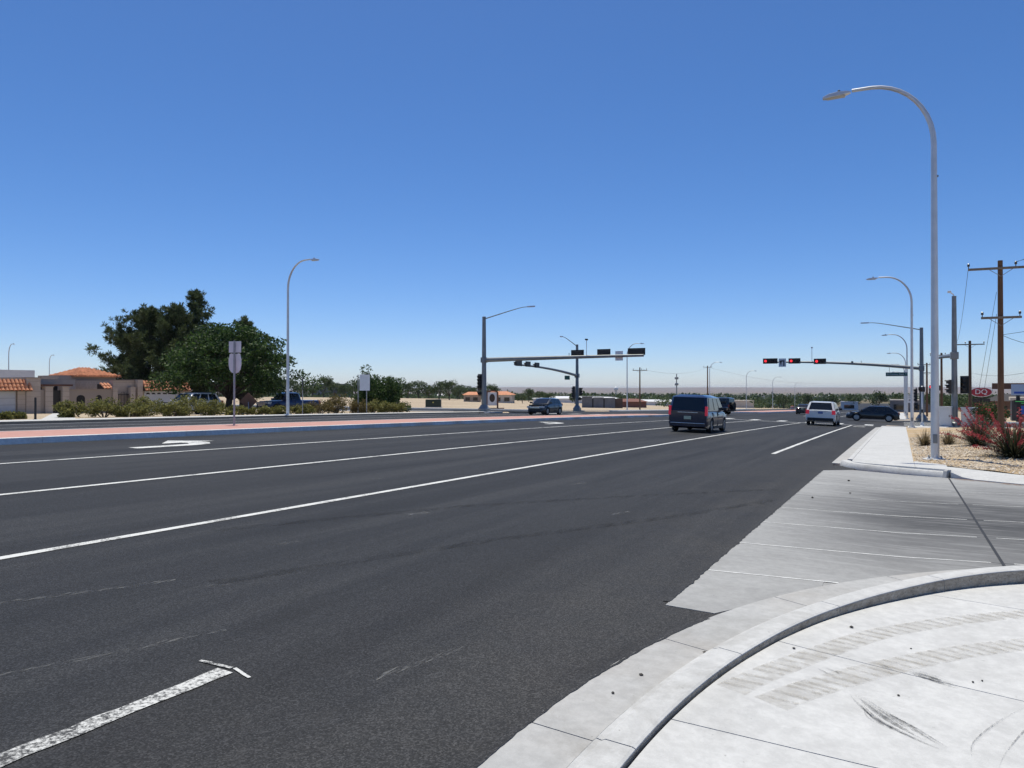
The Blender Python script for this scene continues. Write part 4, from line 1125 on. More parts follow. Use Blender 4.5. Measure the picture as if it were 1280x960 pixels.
suv = make_car('white full size SUV waiting at the stop line, brake lights on', 'suv', at(-5.05, 57.6), R(90),
    dict(L=5.0, W=1.98, H=1.70, wb=2.95, fx=.95, r=.39, gc=.27, belt=1.12, top=[(-2.5, 1.04), (-2.38, 1.10), (1.0, 1.12), (1.2, 1.10), (2.1, 1.02), (2.35, .93), (2.5, .76)],
         cab=dict(ws0=1.30, ws1=.55, rw0=-2.44, rw1=-2.02, wb=.94, wr=.76, rwz=.06, cuts=((.03, .28), (.31, .58), (.61, .95))), nr=.05, tr=.25, tail=(.12, .22, .80, 1.08), tailm=TAIL_LIT, head=(.45, .45, .76, .94),
         grille=(.58, .88), plate=.84, doors=(.1, -.95), paint=PEARL, bumper=TRIM, bh=.20, strip=1.03, platem=PLATE_B, rails=True, mirror=BLACK), 'full_size_suv')
make_car('black crossover crossing the junction from the right', 'crossover', at(-2.55, 80.6), R(180),
    dict(L=4.72, W=1.9, H=1.54, wb=2.86, fx=.95, r=.37, gc=.22, belt=1.0, top=[(-2.39, .93), (-2.2, 1.0), (-.5, 1.0), (.9, 1.0), (1.15, .98), (1.9, .88), (2.2, .76), (2.39, .58)],
         cab=dict(ws0=1.25, ws1=.30, rw0=-2.25, rw1=-1.45, wb=.93, wr=.74, rwz=.15, cuts=((.02, .36), (.40, .70), (.74, .93))), nf=.30, nr=.2, tf=.9, tail=(.18, .36, .78, .98), head=(.55, .34, .62, .80), grille=(.45, .68), plate=.72,
         doors=(.05, -.85), paint=BLK, rails=True, arch=.03), 'black_crossover')
make_car('dark slate hatchback coming toward us beyond the median', 'hatchback', at(-27.6, 57.4), R(-90),
    dict(L=4.05, W=1.76, H=1.46, wb=2.5, fx=.82, r=.32, gc=.18, belt=.98, top=[(-2.02, .88), (-1.9, .98), (-.4, .99), (.7, .95), (.95, .93), (1.6, .80), (1.85, .70), (2.02, .52)],
         cab=dict(ws0=1.10, ws1=.15, rw0=-1.92, rw1=-1.45, wb=.93, wr=.74, rwz=.15, cuts=((.02, .36), (.40, .70), (.74, .93))), nf=.28, nr=.15, tail=(.15, .2, .78, 1.02), head=(.62, .36, .60, .76), grille=(.56, .68), plate=.6, doors=(-.05, -.9), paint=SLATE), 'slate_hatchback')
make_car('dark boxy off roader with rear spare wheel, half hidden by the van', 'off-roader', at(-18.0, 79.6), R(168),
    dict(L=4.3, W=1.88, H=1.86, wb=2.75, fx=.62, r=.42, gc=.36, belt=1.14, top=[(-2.15, 1.1), (.75, 1.14), (.8, 1.10), (2.0, 1.04), (2.15, .96)],
         cab=dict(ws0=.70, ws1=.42, rw0=-2.10, rw1=-2.02, wb=.92, wr=.84, rwz=.1, cuts=((.03, .34), (.38, .64), (.68, .95))), nf=.16, nr=.02, tr=.2, tail=(.08, .14, .85, 1.1), head=(.15, .5, .82, 1.0), grille=(.75, 1.0), plate=.7, doors=(-.1, -.9), paint=MAROON, roofpaint=BLK, spare=True, grillem=TRIM), 'off_roader')
make_car('dark sedan far ahead left of the white SUV', 'sedan', at(-12.4, 112), R(90),
    dict(L=4.8, W=1.84, H=1.44, wb=2.78, fx=.92, r=.33, gc=.18, belt=.95, top=[(-2.4, .92), (-2.3, 1.0), (-1.6, 1.0), (.9, .93), (1.1, .92), (1.9, .82), (2.4, .58)],
         cab=dict(ws0=1.2, ws1=.3, rw0=-1.75, rw1=-1.0, wb=.92, wr=.70, rwz=.12, cuts=((.03, .46), (.50, .90))), nf=.25, nr=.15, tail=(.1, .4, .70, .86), tailm=TAIL, head=(.4, .4, .6, .74), grille=(.45, .6), plate=.72, doors=(.0, -.9), paint=BLK), 'dark_sedan')
make_car('white station wagon parked under the big tree', 'wagon', (-47.2, 36.6, GZ(-47.2, 36.6)), R(-88),
    dict(L=4.6, W=1.8, H=1.62, wb=2.7, fx=.9, r=.34, gc=.22, belt=1.0, top=[(-2.3, .95), (-2.2, 1.0), (.7, 1.0), (.95, .98), (1.7, .88), (2.1, .78), (2.3, .6)],
         cab=dict(ws0=1.15, ws1=.4, rw0=-2.22, rw1=-1.8, wb=.93, wr=.76, rwz=.1, cuts=((.03, .30), (.34, .62), (.66, .94))), tail=(.1, .2, .75, 1.05), head=(.4, .38, .65, .82), grille=(.5, .68), plate=.6, doors=(0, -.9), paint=PEARL, rails=True), 'white_wagon')
make_car('dark blue pickup nose showing right of the big tree', 'pickup', (-46.3, 45.6, GZ(-46.3, 45.6)), R(-100),
    dict(L=5.2, W=1.9, H=1.75, wb=3.1, fx=.9, r=.38, gc=.3, belt=1.12, top=[(-2.6, 1.1), (.9, 1.12), (1.1, 1.1), (1.9, 1.02), (2.4, .95), (2.6, .75)],
         cab=dict(ws0=1.2, ws1=.55, rw0=-.75, rw1=-.55, wb=.92, wr=.76, rwz=.1, cuts=((.04, .48), (.53, .95))), nr=.03, tail=(.1, .16, .8, 1.1), head=(.4, .42, .75, .95), grille=(.6, .92), plate=.6, doors=(.1,), paint=mk_paint('deep_blue_paint', (.012, .02, .07)), platem=PLATE), 'blue_pickup')
make_car('pale green car parked behind the red flowered plants at right edge', 'parked car', (11.6, 68.5 - 8, GZ(11.6, 60.5)), R(175),
    dict(L=4.6, W=1.8, H=1.45, wb=2.7, fx=.9, r=.33, gc=.2, belt=.95, top=[(-2.3, .9), (-2.2, .98), (-1.6, .98), (.9, .93), (1.1, .92), (1.9, .82), (2.3, .58)],
         cab=dict(ws0=1.2, ws1=.3, rw0=-1.7, rw1=-1.0, wb=.92, wr=.70, rwz=.12, cuts=((.03, .46), (.50, .90))), tail=(.1, .4, .70, .86), head=(.4, .4, .6, .74), grille=(.45, .6), plate=.72, doors=(.0, -.9), paint=mk_paint('pale_green_paint', (.50, .56, .50))), 'pale_car')
# ---------------------------------------------------------------- timber power poles and their wires
WOOD = mat('weathered_pole_wood', (.14, .075, .042), .85, 0, .35, 5, .4, 40, stretch=(1, 1, .08))
WOODG = mat('grey_crossarm_wood', (.20, .17, .14), .85, 0, .25, 6)
PORC = mat('insulator', (.05, .045, .05), .3, 0, .1, 8)
def power_pole(label, X, Y, h, arms, r=.17, yaw=R(6), z=None):
    t = thing('power_pole', label, 'power pole', (X, Y, GZ(X, Y) if z is None else z), yaw, 'timber power poles')
    MB().tube([(0, 0, -.3), (0, 0, h * .5), (0, 0, h)], [r, r * .88, r * .74], 12).build('pole', WOOD, t, smooth=R(50))
    for az, L, pins, off_ in arms:
        a = MB().box(-L / 2 + off_, L / 2 + off_, -r - .06, -r + .05, az - .055, az + .055).build('crossarm', WOODG, t)
        for p in pins: MB().lathe([(.02, 0), (.022, .10), (.06, .12), (.065, .16), (.05, .20), (.055, .23), (.02, .26)], 8, MT((p, -r, az + .05))).build('insulator', PORC, a)
        for s_ in (-1, 1): MB().tube([(s_ * min(.5, L * .3), -r - .01, az - .05), (0, -r + .02, az - .40)], .014, 5).build('brace', GALVD, a)
    return t
power_pole('thick brown power pole nearest the camera behind the red plants', 4.35, 43.2, 8.75, ((8.35, 2.9, (-1.38, .62, 1.38), .05), (5.9, 1.7, (-.8, .78), .0)), .148)
power_pole('brown power pole rising behind the red flowering bush', 6.45, 88.8 + 2.4, 8.6, ((8.2, 2.6, (-1.25, -.45, 1.25), 0),), .17)
power_pole('far power pole seen through the near right signal pole', 4.5, 107, 8.4, ((8.1, 2.6, (-1.25, .4, 1.25), 0),), .16)
power_pole('farthest power pole beside the right signal mast', 3.55, 132, 8.5, ((8.2, 2.6, (-1.25, .4, 1.25), 0), (6.9, 2.0, (-.9, .9), 0)), .16)
power_pole('pale pole with crossarm on the sandy lot left of the van', -38.6, 117, 7.1, ((6.6, 2.4, (-1.1, .3, 1.1), 0),), .13, R(20))
power_pole('brown pole rising straight behind the dark van', -50.5, 216, 12.5, ((12.1, 2.6, (-1.2, 1.2), 0),), .2, R(20))
t = thing('radio_mast', 'dark slim mast with fittings on the skyline left of the van', 'mast', (-83, 300, terr(-83, 300)))
MB().tube([(0, 0, 0), (0, 0, 13.5)], [.3, .2], 8).build('post', GALVD, t)
for z in (8.6, 11.2): MB().lathe([(.35, 0), (.8, .15), (.8, .9), (.35, 1.05)], 8, MT((0, 0, z))).build('antenna_ring', GALVD, t)
# poles just outside the right edge of the picture whose arms reach in
power_pole('power pole off the right edge whose crossarm reaches into view', 8.3, 37.0, 8.3, ((6.75, 5.4, (-2.55, -1.3), -.2), (5.55, 4.4, (-1.9,), -.2)), .18)
WIRE = mat('black_wire', (.02, .02, .022), .6)
def wire(label, a, b, sag, r=.011):
    a, b = Vector(a), Vector(b)
    pts = [a.lerp(b, k / 14) - Vector((0, 0, sag * 4 * (k / 14) * (1 - k / 14))) for k in range(15)]
    return tag(MB().tube(pts, r, 5).build('overhead_wire', WIRE, smooth=True), label, 'wire', 'overhead wires')
zp = GZ(4.35, 43.2)
wire('upper wire leaving the near power pole toward the right edge', (4.98, 43.0, zp + 8.6), (16, 26, 11.5), .5)
wire('wire sagging from the near pole low to the right', (4.45, 43.1, zp + 5.0), (8.4, 37.1, zp + 5.0), .75)
wire('straight wire from the near pole up toward right edge', (4.45, 43.1, zp + 5.05), (14, 35, zp + 6.4), .1)
wire('wire running from the second pole up to the right edge', (6.5, 91, GZ(6.5, 91) + 5.2), (8.5, 38, zp + 4.6), .9)
wire('guy wire slanting down beside the near power pole', (4.2, 43.3, zp + 7.2), (3.6, 50.2, GZ(3.6, 50.2)), .02, .009)
wire('second guy wire slanting down beside the near power pole', (4.2, 43.3, zp + 6.1), (3.85, 49.6, GZ(3.85, 49.6)), .02, .009)
wire('wire from the near pole arm to the second pole, left strand', (3.0, 43, zp + 8.55), (5.2, 91, GZ(6.4, 91) + 8.4), .8)
wire('faint long wire high over the sandy lot', (-38, 117, g(-38, 117) + 6.8), (-50.5, 216, terr(-50, 216) + 12.2), 1.2, .014)
wire('faint long wire running right from the brown pole', (-50.5, 216, terr(-50, 216) + 12.2), (-30, 330, terr(-30, 330) + 11), 1.5, .018)
wire('wire far right crossing toward the top of the edge', (16, 26, 11.5), (4.98, 43.0, zp + 8.62), .9, .007)

# ---------------------------------------------------------------- the brick house across the road
BRK = mk_brick('tan_brick', (.47, .385, .315), (.53, .44, .365), (.34, .28, .23), .42, .21, (R(90), 0, R(90)), .014)
STUC = mat('white_stucco', (.66, .65, .62), .9, 0, .06, 2, .2, 40)
TILE = mat('terracotta_tile', (.48, .165, .075), .8, 0, .28, 2.2, .2, 30, col2=(.60, .27, .14))
DOOR = mat('garage_door_paint', (.50, .51, .53), .55, 0, .05, 2)
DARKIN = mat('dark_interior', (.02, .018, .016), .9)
IRON = mat('wrought_iron', (.025, .022, .02), .6)
BEAM = mat('stained_beam', (.16, .07, .04), .8, 0, .2, 4)
HX, HY, HZ = -64.0, 38.0, -.46
house = thing('brick_house', 'tan brick house with terracotta tile bands and walled gate across the road', 'house', (HX, HY, HZ))
def hb(name, x0, x1, Y0, Y1, z0, z1, m=None, par=None, bev=0.): return MB().box(x0, x1, Y0 - HY, Y1 - HY, z0, z1).build(name, m or BRK, par or house, bevel=bev)
def tile_band(x_out, x_in, Y0, Y1, z0, z1, rows=3, par=None):
    """rows of half-round tiles on a steep slope facing the road"""
    par = par or house
    bk = MB(); bk.add([(x_out - .08, Y0 - HY, z0 - .02), (x_out - .08, Y1 - HY, z0 - .02), (x_in - .06, Y1 - HY, z1 - .02), (x_in - .06, Y0 - HY, z1 - .02), (x_in - .3, Y0 - HY, z0 - .02), (x_in - .3, Y1 - HY, z0 - .02), (x_in - .3, Y0 - HY, z1 - .02), (x_in - .3, Y1 - HY, z1 - .02)],
           [(0, 1, 2, 3), (0, 4, 5, 1), (3, 2, 7, 6), (0, 3, 6, 4), (1, 5, 7, 2), (4, 6, 7, 5)])
    rf = bk.build('roof', mat('roof_underlay', (.05, .03, .02), .9), par)
    n = int((Y1 - Y0) / .30); w = (Y1 - Y0) / n; mb = MB()
    up = Vector((x_in - x_out, 0, z1 - z0)); ln = up.length; up.normalize(); nr = Vector((up.z, 0, -up.x))
    rj = random.Random(n)
    for r_ in range(rows):
        for k in range(n):
            c0 = Vector((x_out, Y0 - HY + w * (k + .5), z0)) + up * (ln / rows * r_) + nr * (.012 + rj.uniform(0, .02)); c1 = c0 + up * (ln / rows * 1.12) - nr * .03
            ring = []
            for c, rad in ((c0, w * .47), (c1, w * .40)):
                ring.append([tuple(c + Vector((0, 1, 0)) * (rad * math.cos(R(a))) + nr * (rad * .85 * math.sin(R(a)))) for a in range(0, 181, 30)])
            mb.loft(ring, closed=False)
    mb.build('roof_tiles', TILE, rf)['kind'] = 'stuff'
    return rf
# left garage
hb('wall', -7, -.25, 22, 33.8, 0, 2.9)
tile_band(.35, -.2, 22, 34.2, 1.95, 2.86)
dr = hb('garage_door', -.26, -.16, 26.4, 33.1, -.3, 1.92, DOOR)
for k in range(1, 4): hb('door_groove', -.158, -.152, 26.45, 33.05, -.3 + k * .555 - .012, -.3 + k * .555 + .012, mat('groove_shadow_gap', (.20, .20, .21), .8), dr)
hb('wall', -.24, -.02, 33.2, 33.8, 0, 1.94)
hb('parapet', -7, .06, 33.82, 34.95, -.4, 3.02)
hb('coping', -7.05, .12, 33.78, 35.0, 3.02, 3.09, mat('coping_tile', (.30, .24, .20), .8))
hb('upper_wall', -7.5, -2.2, 34.97, 39.2, 0, 2.98)
# gate and courtyard wall
hb('courtyard_wall', -.30, .0, 34.97, 35.28, -.4, 2.05)
for a, b in ((35.3, 35.92), (36.72, 37.3)):
    p = hb('gate_pillar', -.42, .14, a, b, -.4, 2.27); hb('pillar_cap', -.47, .19, a - .05, b + .05, 2.27, 2.34, mat('cap_stone', (.40, .33, .27), .85), p)
gt = hb('gate', -.16, -.12, 35.94, 36.70, 0, 2.0, IRON)
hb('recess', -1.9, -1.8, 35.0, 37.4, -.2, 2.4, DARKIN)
hb('pergola_beam', -.9, -.7, 34.9, 38.1, 2.36, 2.52, BEAM); hb('pergola_beam', -.3, -.12, 34.9, 37.6, 2.40, 2.50, BEAM)
w_ = hb('courtyard_wall', -.30, .0, 37.32, 41.3, -.4, 2.05)
hb('coping', -.36, .06, 37.3, 41.32, 2.05, 2.11, mat('coping_tile', (.3, .24, .2)), w_)
for Y0, Y1 in ((38.0, 38.75), (39.75, 40.3)):
    pts = [(Y0 - HY, .72), (Y1 - HY, .72), (Y1 - HY, 1.3)] + [((Y0 + Y1) / 2 - HY + (Y1 - Y0) / 2 * math.cos(R(a)), 1.3 + .28 * math.sin(R(a))) for a in (30, 60, 90, 120, 150)] + [(Y0 - HY, 1.3)]
    M_ = Matrix(((0, 0, 1, .004), (1, 0, 0, 0), (0, 1, 0, 0), (0, 0, 0, 1)))
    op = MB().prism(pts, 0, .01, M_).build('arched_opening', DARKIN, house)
    for k in range(1, 4): MB().box(.016, .03, Y0 - HY + (Y1 - Y0) * k / 4 - .012, Y0 - HY + (Y1 - Y0) * k / 4 + .012, .72, 1.5).build('bar', IRON, op)
# hipped block behind
hb('block_wall', -10.4, -6.9, 40.4, 46.1, 0, 3.42)
hip = MB(); e0, e1, xa, xb = 41.6 - HY, 46.4 - HY, -6.4, -10.8
hip.add([(xa, e0, 3.40), (xa, e1, 3.40), (xb, e1, 3.40), (xb, e0, 3.40), (-8.6, 43.4 - HY, 4.22), (-8.6, 44.5 - HY, 4.22), (xa, e0, 3.30), (xa, e1, 3.30), (xb, e1, 3.30), (xb, e0, 3.30)],
        [(0, 1, 5, 4), (1, 2, 5), (2, 3, 4, 5), (3, 0, 4), (0, 6, 7, 1), (1, 7, 8, 2), (2, 8, 9, 3), (3, 9, 6, 0), (6, 9, 8, 7)])
hip_o = hip.build('hip_roof', TILE, house)
ht = MB()
for k in range(15):
    y = e0 + .15 + k * .32; t0 = min((y - e0) / (43.4 - HY - e0), 1, (e1 - y) / (e1 - 44.4 + HY)); t0 = max(t0, .04)
    a, b = Vector((xa + .03, y, 3.43)), Vector((xa + (-8.6 - xa) * t0, y, 3.42 + .82 * t0))
    ht.tube([a, b], .10, 6)
for k in range(13):
    x = xa - .2 - k * .33; t0 = min((xa - x) / (xa + 8.6), 1, (x - xb) / (-8.6 - xb)); t0 = max(t0, .04)
    ht.tube([(x, e0 - .03, 3.43), (x, e0 + (43.4 - HY - e0) * t0, 3.42 + .82 * t0)], .10, 6)
ht.build('roof_tiles', TILE, hip_o)['kind'] = 'stuff'
hb('flat_roof_block', -16, -7.6, 20, 38.6, 0, 3.86, STUC)
hb('roof_unit', -15, -14.2, 30.6, 31.4, 3.86, 4.5, GALVD)
# middle bay and right garage
hb('bay_wall', -7, -.4, 41.6, 43.75, 0, 2.9)
hb('coping', -7, -.33, 41.55, 43.78, 2.9, 2.97, mat('coping_tile', (.3, .24, .2)))
tile_band(-.1, -.9, 40.6, 41.55, 2.1, 2.6, 2)
for a, b in ((41.3, 41.75), (43.0, 43.5)): hb('gate_pillar', -.3, .12, a, b, -.4, 2.3)
g2 = hb('arched_gate', -.10, -.06, 41.77, 42.98, 1.55, 1.62, IRON)
for k in range(9): hb('gate_bar', -.10, -.06, 41.8 + k * .145, 41.83 + k * .145, 0, 1.55 + .30 * math.sin(math.pi * k / 8), IRON, g2)
hb('parapet', -7, .06, 43.77, 44.3, -.4, 3.0)
hb('wall', -7, -.25, 44.32, 49.6, 0, 2.9)
tile_band(.35, -.2, 44.35, 49.4, 1.93, 2.86)
dr = hb('garage_door', -.26, -.16, 44.6, 48.3, -.3, 1.9, DOOR)
for k in range(6):
    yc = 44.98 + k * .59 - HY
    pts = [(yc + .22 * math.cos(R(a)), 1.60 + .17 * math.sin(R(a))) for a in range(0, 181, 30)]
    MB().prism(pts, 0, .01, Matrix(((0, 0, 1, -.158), (1, 0, 0, 0), (0, 1, 0, 0), (0, 0, 0, 1)))).build('fan_window', GLASS, dr)
hb('wall', -.24, .0, 48.35, 49.7, -.3, 1.94)
# paved path from the gate
pth = struct_empty('garden_path')
panel('slab', -63.5, -37.0, lambda x: 20.2 + (-37 - x) * .585, lambda x: 22.0 + (-37 - x) * .56, 0, CONC, pth, 2, .06, lambda x, y: GZ(x, y) + .02)

# ---------------------------------------------------------------- trees and shrubs
BARK = mat('bark', (.07, .055, .045), .9, 0, .3, 8, .5, 30)
def limb_tree(t, base, tips, r0, rng, fork=.4, m=None):
    """trunk and limbs as ONE tapered mesh"""
    mb = MB()
    top = Vector(base) + Vector((0, 0, fork)); mb.tube([base, Vector(base).lerp(top, .5) + Vector((rng.normal() * .05, rng.normal() * .05, 0)), top], [r0 * 1.25, r0, r0 * .9], 9)
    for tip in tips:
        tip = Vector(tip); mid = top.lerp(tip, .45) + Vector((rng.normal() * .25, rng.normal() * .25, .25 * abs(rng.normal())))
        mb.tube([top - Vector((0, 0, .15)), top.lerp(mid, .6), mid, tip.lerp(mid, .4), tip], [r0 * .5, r0 * .4, r0 * .28, r0 * .16, r0 * .05], 6)
    return mb.build('trunk', m or BARK, t, smooth=True)
def clump_crown(t, C, rad, per, leaf, rng, m, flat=.7, name='crown'):
    C = np.asarray(C, float); n = len(C)
    idx = np.repeat(np.arange(n), per); u = unit(rng.normal(size=(len(idx), 3))) * rng.uniform(.25, 1, (len(idx), 1)) ** .5
    rr_ = np.broadcast_to(np.asarray(rad, float), (n,))[idx][:, None]
    P = C[idx] + u * rr_ * np.array([1, 1, flat]); D = u * np.array([1, 1, .4]) + np.array([0, 0, -.15])
    return quads(name, leaves(P, leaf, leaf * .55, rng, D, .8), m, t)
def ell(rng, n, a, b, c, shell=.55, zlo=-1.):
    out = []
    while len(out) < n:
        u = rng.normal(size=3); u /= np.linalg.norm(u); k = shell + (1 - shell) * rng.random() ** .6
        if u[2] < zlo: continue
        out.append(u * k * np.array([a, b, c]))
    return np.array(out)
GLEAF = mk_leaf('broad_leaf', (.010, .028, .008), (.085, .150, .034), .32, .9)
PLEAF = mk_leaf('pine_needle', (.030, .046, .018), (.115, .150, .058), .28, .6)
OLIVE = mk_leaf('olive_shrub_leaf', (.075, .082, .024), (.30, .285, .085), .42, 1.2)
RUSTY = mk_leaf('dry_shrub_leaf', (.085, .070, .022), (.20, .155, .055), .35, 1.2)
DIST = mk_leaf('distant_leaf', (.030, .056, .020), (.092, .132, .046), .2, .02)
# the big spreading tree
rng = np.random.default_rng(11)
X, Y = -48.6, 41.4
t = thing('broadleaf_tree', 'big dark spreading tree with low branches beside the house', 'tree', (X, Y, GZ(X, Y) - .05))
C = ell(rng, 210, 5.0, 5.0, 3.5, .35, -.5) + np.array([0, 0, 4.0])
C[:, 2] = np.maximum(C[:, 2] - .045 * (C[:, 0] ** 2 + C[:, 1] ** 2) * .6, 1.5 + rng.random(len(C)) * .5)
C = C[C[:, 2] > 1.45]
extra = np.array([[3.6, 3.8, 3.3], [4.4, 3.9, 2.9], [4.6, 4.5, 2.4], [3.0, 3.1, 4.4], [-3.5, -4.2, 2.4], [2.4, 2.4, 5.6], [-1, -.8, 7.0], [.6, .5, 6.9], [1.2, 1.3, 6.6], [-4.4, -3.2, 3.0]])
C = np.vstack([C, extra])
clump_crown(t, C, rng.uniform(.55, 1.0, len(C)), 130, .24, rng, GLEAF, .62)
limb_tree(t, (0, 0, 0), C[rng.choice(len(C), 34, False)], .27, rng, 1.35)
# pines
def pine(label, X, Y, h, spread, seed, nb, lean=0., zlow=.16, bushy=1.):
    rng = np.random.default_rng(seed)
    t = thing('pine_tree', label, 'tree', (X, Y, GZ(X, Y) - .05), 0, 'pines behind the house')
    mb = MB(); mb.tube([(0, 0, 0), (lean * .3, 0, h * .4), (lean * .7, .1, h * .75), (lean, 0, h * .97)], [.30, .23, .12, .03], 9)
    P, D = [], []
    for k in range(nb):
        f = zlow + (1 - zlow) * (k + rng.random()) / nb; z = h * f
        a = k * 2.4 + rng.normal() * .35; L = spread * min((1.03 - f) / .62, 1) ** .75 * rng.uniform(.58, 1.1) * (1 if f > .25 else .9)
        b0 = Vector((lean * f, 0, z)); el = R(12 + 38 * f + rng.normal() * 8)
        dr_ = Vector((math.cos(a) * math.cos(el), math.sin(a) * math.cos(el), math.sin(el)))
        tip = b0 + dr_ * L; mid = b0.lerp(tip, .5) - Vector((0, 0, .12 * L * .5))
        mb.tube([b0, mid, tip], [.07 * (1.1 - f) + .015, .04 * (1.1 - f) + .01, .008], 5)
        nt = int(6 + L * 3.4 * bushy)
        for j in range(nt):
            u = .28 + .72 * (j + rng.random()) / nt
            c = np.array((b0.lerp(mid, u * 2) if u < .5 else mid.lerp(tip, u * 2 - 1))) + rng.normal(size=3) * np.array([.30, .30, .22]) * (.5 + .3 * L / spread)
            m_ = 26; dd = unit(rng.normal(size=(m_, 3)) * .75 + np.array(dr_) * .5 + np.array([0, 0, .75]))
            P.append(np.repeat(c[None], m_, 0) + dd * .05 + rng.normal(size=(m_, 3)) * .07); D.append(dd)
    mb.build('trunk', BARK, t, smooth=True)
    P, D = np.vstack(P), np.vstack(D)
    quads('crown', leaves(P, .42, .085, rng, D, .25), PLEAF, t)
    return t
pine('broad leftmost pine tree rising behind the house roof', -73, 51.4, 10.6, 6.6, 3, 84, -.3, .10, 1.25)
pine('middle pine tree with a dense rounded crown behind the house', -71, 52.9, 11.2, 5.6, 8, 76, .3, .10, 1.2)
pine('tallest pine tree with an open pointed top', -72.5, 56.8, 13.4, 5.2, 5, 54, .2, .10)
pine('short pine half hidden behind the big spreading tree', -66, 57.9, 10.0, 4.6, 9, 54, .2, .10)
pine('low pine poking out left of the pine cluster over the roof', -76, 50.6, 5.8, 3.8, 12, 44, -.2, .12)
# shrubs in the verge, each its own, three builds
def shrub(label, X, Y, w, d, h, seed, m, grp, n=34, per=90, leaf=.13, stems=True):
    rng = np.random.default_rng(seed)
    t = thing('shrub', label, 'shrub', (X, Y, GZ(X, Y) - .03), rng.uniform(0, 6), grp)
    C = ell(rng, n, w * .44, d * .44, h * .42, .4, -.9) + np.array([0, 0, h * .43])
    C[:, 2] *= 1 - .25 * rng.random(n)
    clump_crown(t, C, rng.uniform(.5, 1.0, n) * min(w, h) * .26, per, leaf, rng, m, .85, 'foliage')
    mb = MB()
    for c in C[rng.choice(n, 12, False)]: mb.tube([(c[0] * .15, c[1] * .15, 0), tuple(c * np.array([.6, .6, .55])), tuple(c)], [.025, .016, .006], 4)
    mb.build('stem', BARK, t)
    return t
G1 = 'shrubs in the verge before the house'
for i, (X, Y, w, h, m, lab) in enumerate((
    (-40.5, 20.0, 1.7, .55, OLIVE, 'lowest sparse shrub before the left garage door'),
    (-41.5, 21.2, 1.6, .5, OLIVE, 'small low shrub left of the garden path'),
    (-42.0, 24.6, 1.8, 1.25, OLIVE, 'thin shrub just right of the garden path'),
    (-41.4, 26.2, 2.3, 1.55, OLIVE, 'full olive shrub below the arched wall openings'),
    (-41.0, 27.6, 2.0, 1.15, OLIVE, 'lower olive shrub between two fuller ones'),
    (-41.8, 29.3, 2.4, 1.75, OLIVE, 'tall green shrub hiding the iron side gate'),
    (-40.6, 30.2, 1.9, 1.2, OLIVE, 'medium shrub before the right garage pillar'),
    (-41.2, 31.6, 2.6, 1.85, OLIVE, 'tallest yellowish shrub before the right garage door'),
    (-40.8, 33.3, 2.2, 1.45, OLIVE, 'shrub next right of the tallest one, before the wagon'),
    (-40.4, 35.0, 2.0, .85, OLIVE, 'low shrub before the white wagon tail'),
    (-39.8, 36.4, 2.2, .80, OLIVE, 'low spreading shrub under the big tree trunk'),
    (-39.4, 38.1, 2.0, .85, OLIVE, 'low shrub right below the diamond sign'),
    (-39.0, 39.8, 2.0, .95, OLIVE, 'low shrub before the pickup'),
    (-39.6, 42.4, 2.2, 1.65, RUSTY, 'brownish hedge shrub just right of the left lamp post'),
    (-39.8, 44.4, 2.2, 1.85, RUSTY, 'tallest brownish hedge shrub with thin sprays'),
    (-39.2, 46.4, 2.1, 1.45, RUSTY, 'yellow brown hedge shrub in the hedge middle'),
    (-39.2, 48.2, 2.2, 1.40, OLIVE, 'green hedge shrub left under the panel sign'),
    (-39.4, 50.1, 2.3, 1.35, OLIVE, 'green hedge shrub right under the panel sign'),
    (-39.4, 51.9, 2.0, 1.1, OLIVE, 'last low hedge shrub before the side street'))):
    shrub(lab, X, Y, w * 1.02, w * .95, h * .95, 30 + i, m, G1, 28, 80)
# the round bush-tree by the side street
rng = np.random.default_rng(21)
X, Y = -43.5, 54.3
t = thing('bush_tree', 'large rounded green bush reaching the ground behind the panel sign', 'tree', (X, Y, GZ(X, Y) - .05))
C = ell(rng, 120, 2.3, 2.3, 1.9, .4, -.75) + np.array([0, 0, 1.75])
C = np.vstack([C, [[-.9, -.8, 3.6], [-.8, -.9, 4.1], [-1.0, -.6, 3.2], [1.6, 1.4, 3.0], [1.9, 1.7, .7], [2.2, 1.5, .4], [-1.2, -1.6, 2.9]]])
clump_crown(t, C, rng.uniform(.35, .62, len(C)), 110, .19, rng, GLEAF, .8)
limb_tree(t, (0, 0, 0), C[rng.choice(len(C), 16, False)], .12, rng, .4)

# ---------------------------------------------------------------- gravel bed with red flowered plants
k = NB('gravel_base')
v1 = k.voro(26); v2 = k.voro(11)
base = k.ramp(v1['Color'], [(.1, (.36, .28, .20)), (.5, (.54, .45, .34)), (.9, (.68, .60, .48))])
base = k.mix(k.ramp(k.noise(.45, 5), [(.42, 0.), (.6, .8)]), base, (.44, .30, .15))
k.bump(v1['Distance'], .8, .03); GRAV = k.out(base, .95, .15)
def bed_z(x, y):
    return g(0, y) + .13 + .17 * sst(.3, 2.2, x) * sst(18, 24, y) * (1 - sst(50, 58, y)) + .03 * noise.noise(Vector((x * .9, y * .9, 0))) * sst(.3, .9, x)
lamp.location.z = bed_z(.78, 22.2) + .012
bx = lines(.28, 3.0, .18) + lines(3.4, 14, .6)[1:]
def bed_lo(x): return float(np.interp(x, [.27, .93, 2.2, 3.4, 12, 14], [20.96, 20.1, 18.57, 17.92, 14.5, 14]))
nyb = 90
gb = MB()
for x in bx:
    a, b = bed_lo(x), 61.6 if x > 3 else (57.0 + .6)
    for j in range(nyb + 1): y = a + (b - a) * (j / nyb) ** 1.4; gb.v.append((x, y, bed_z(x, y)))
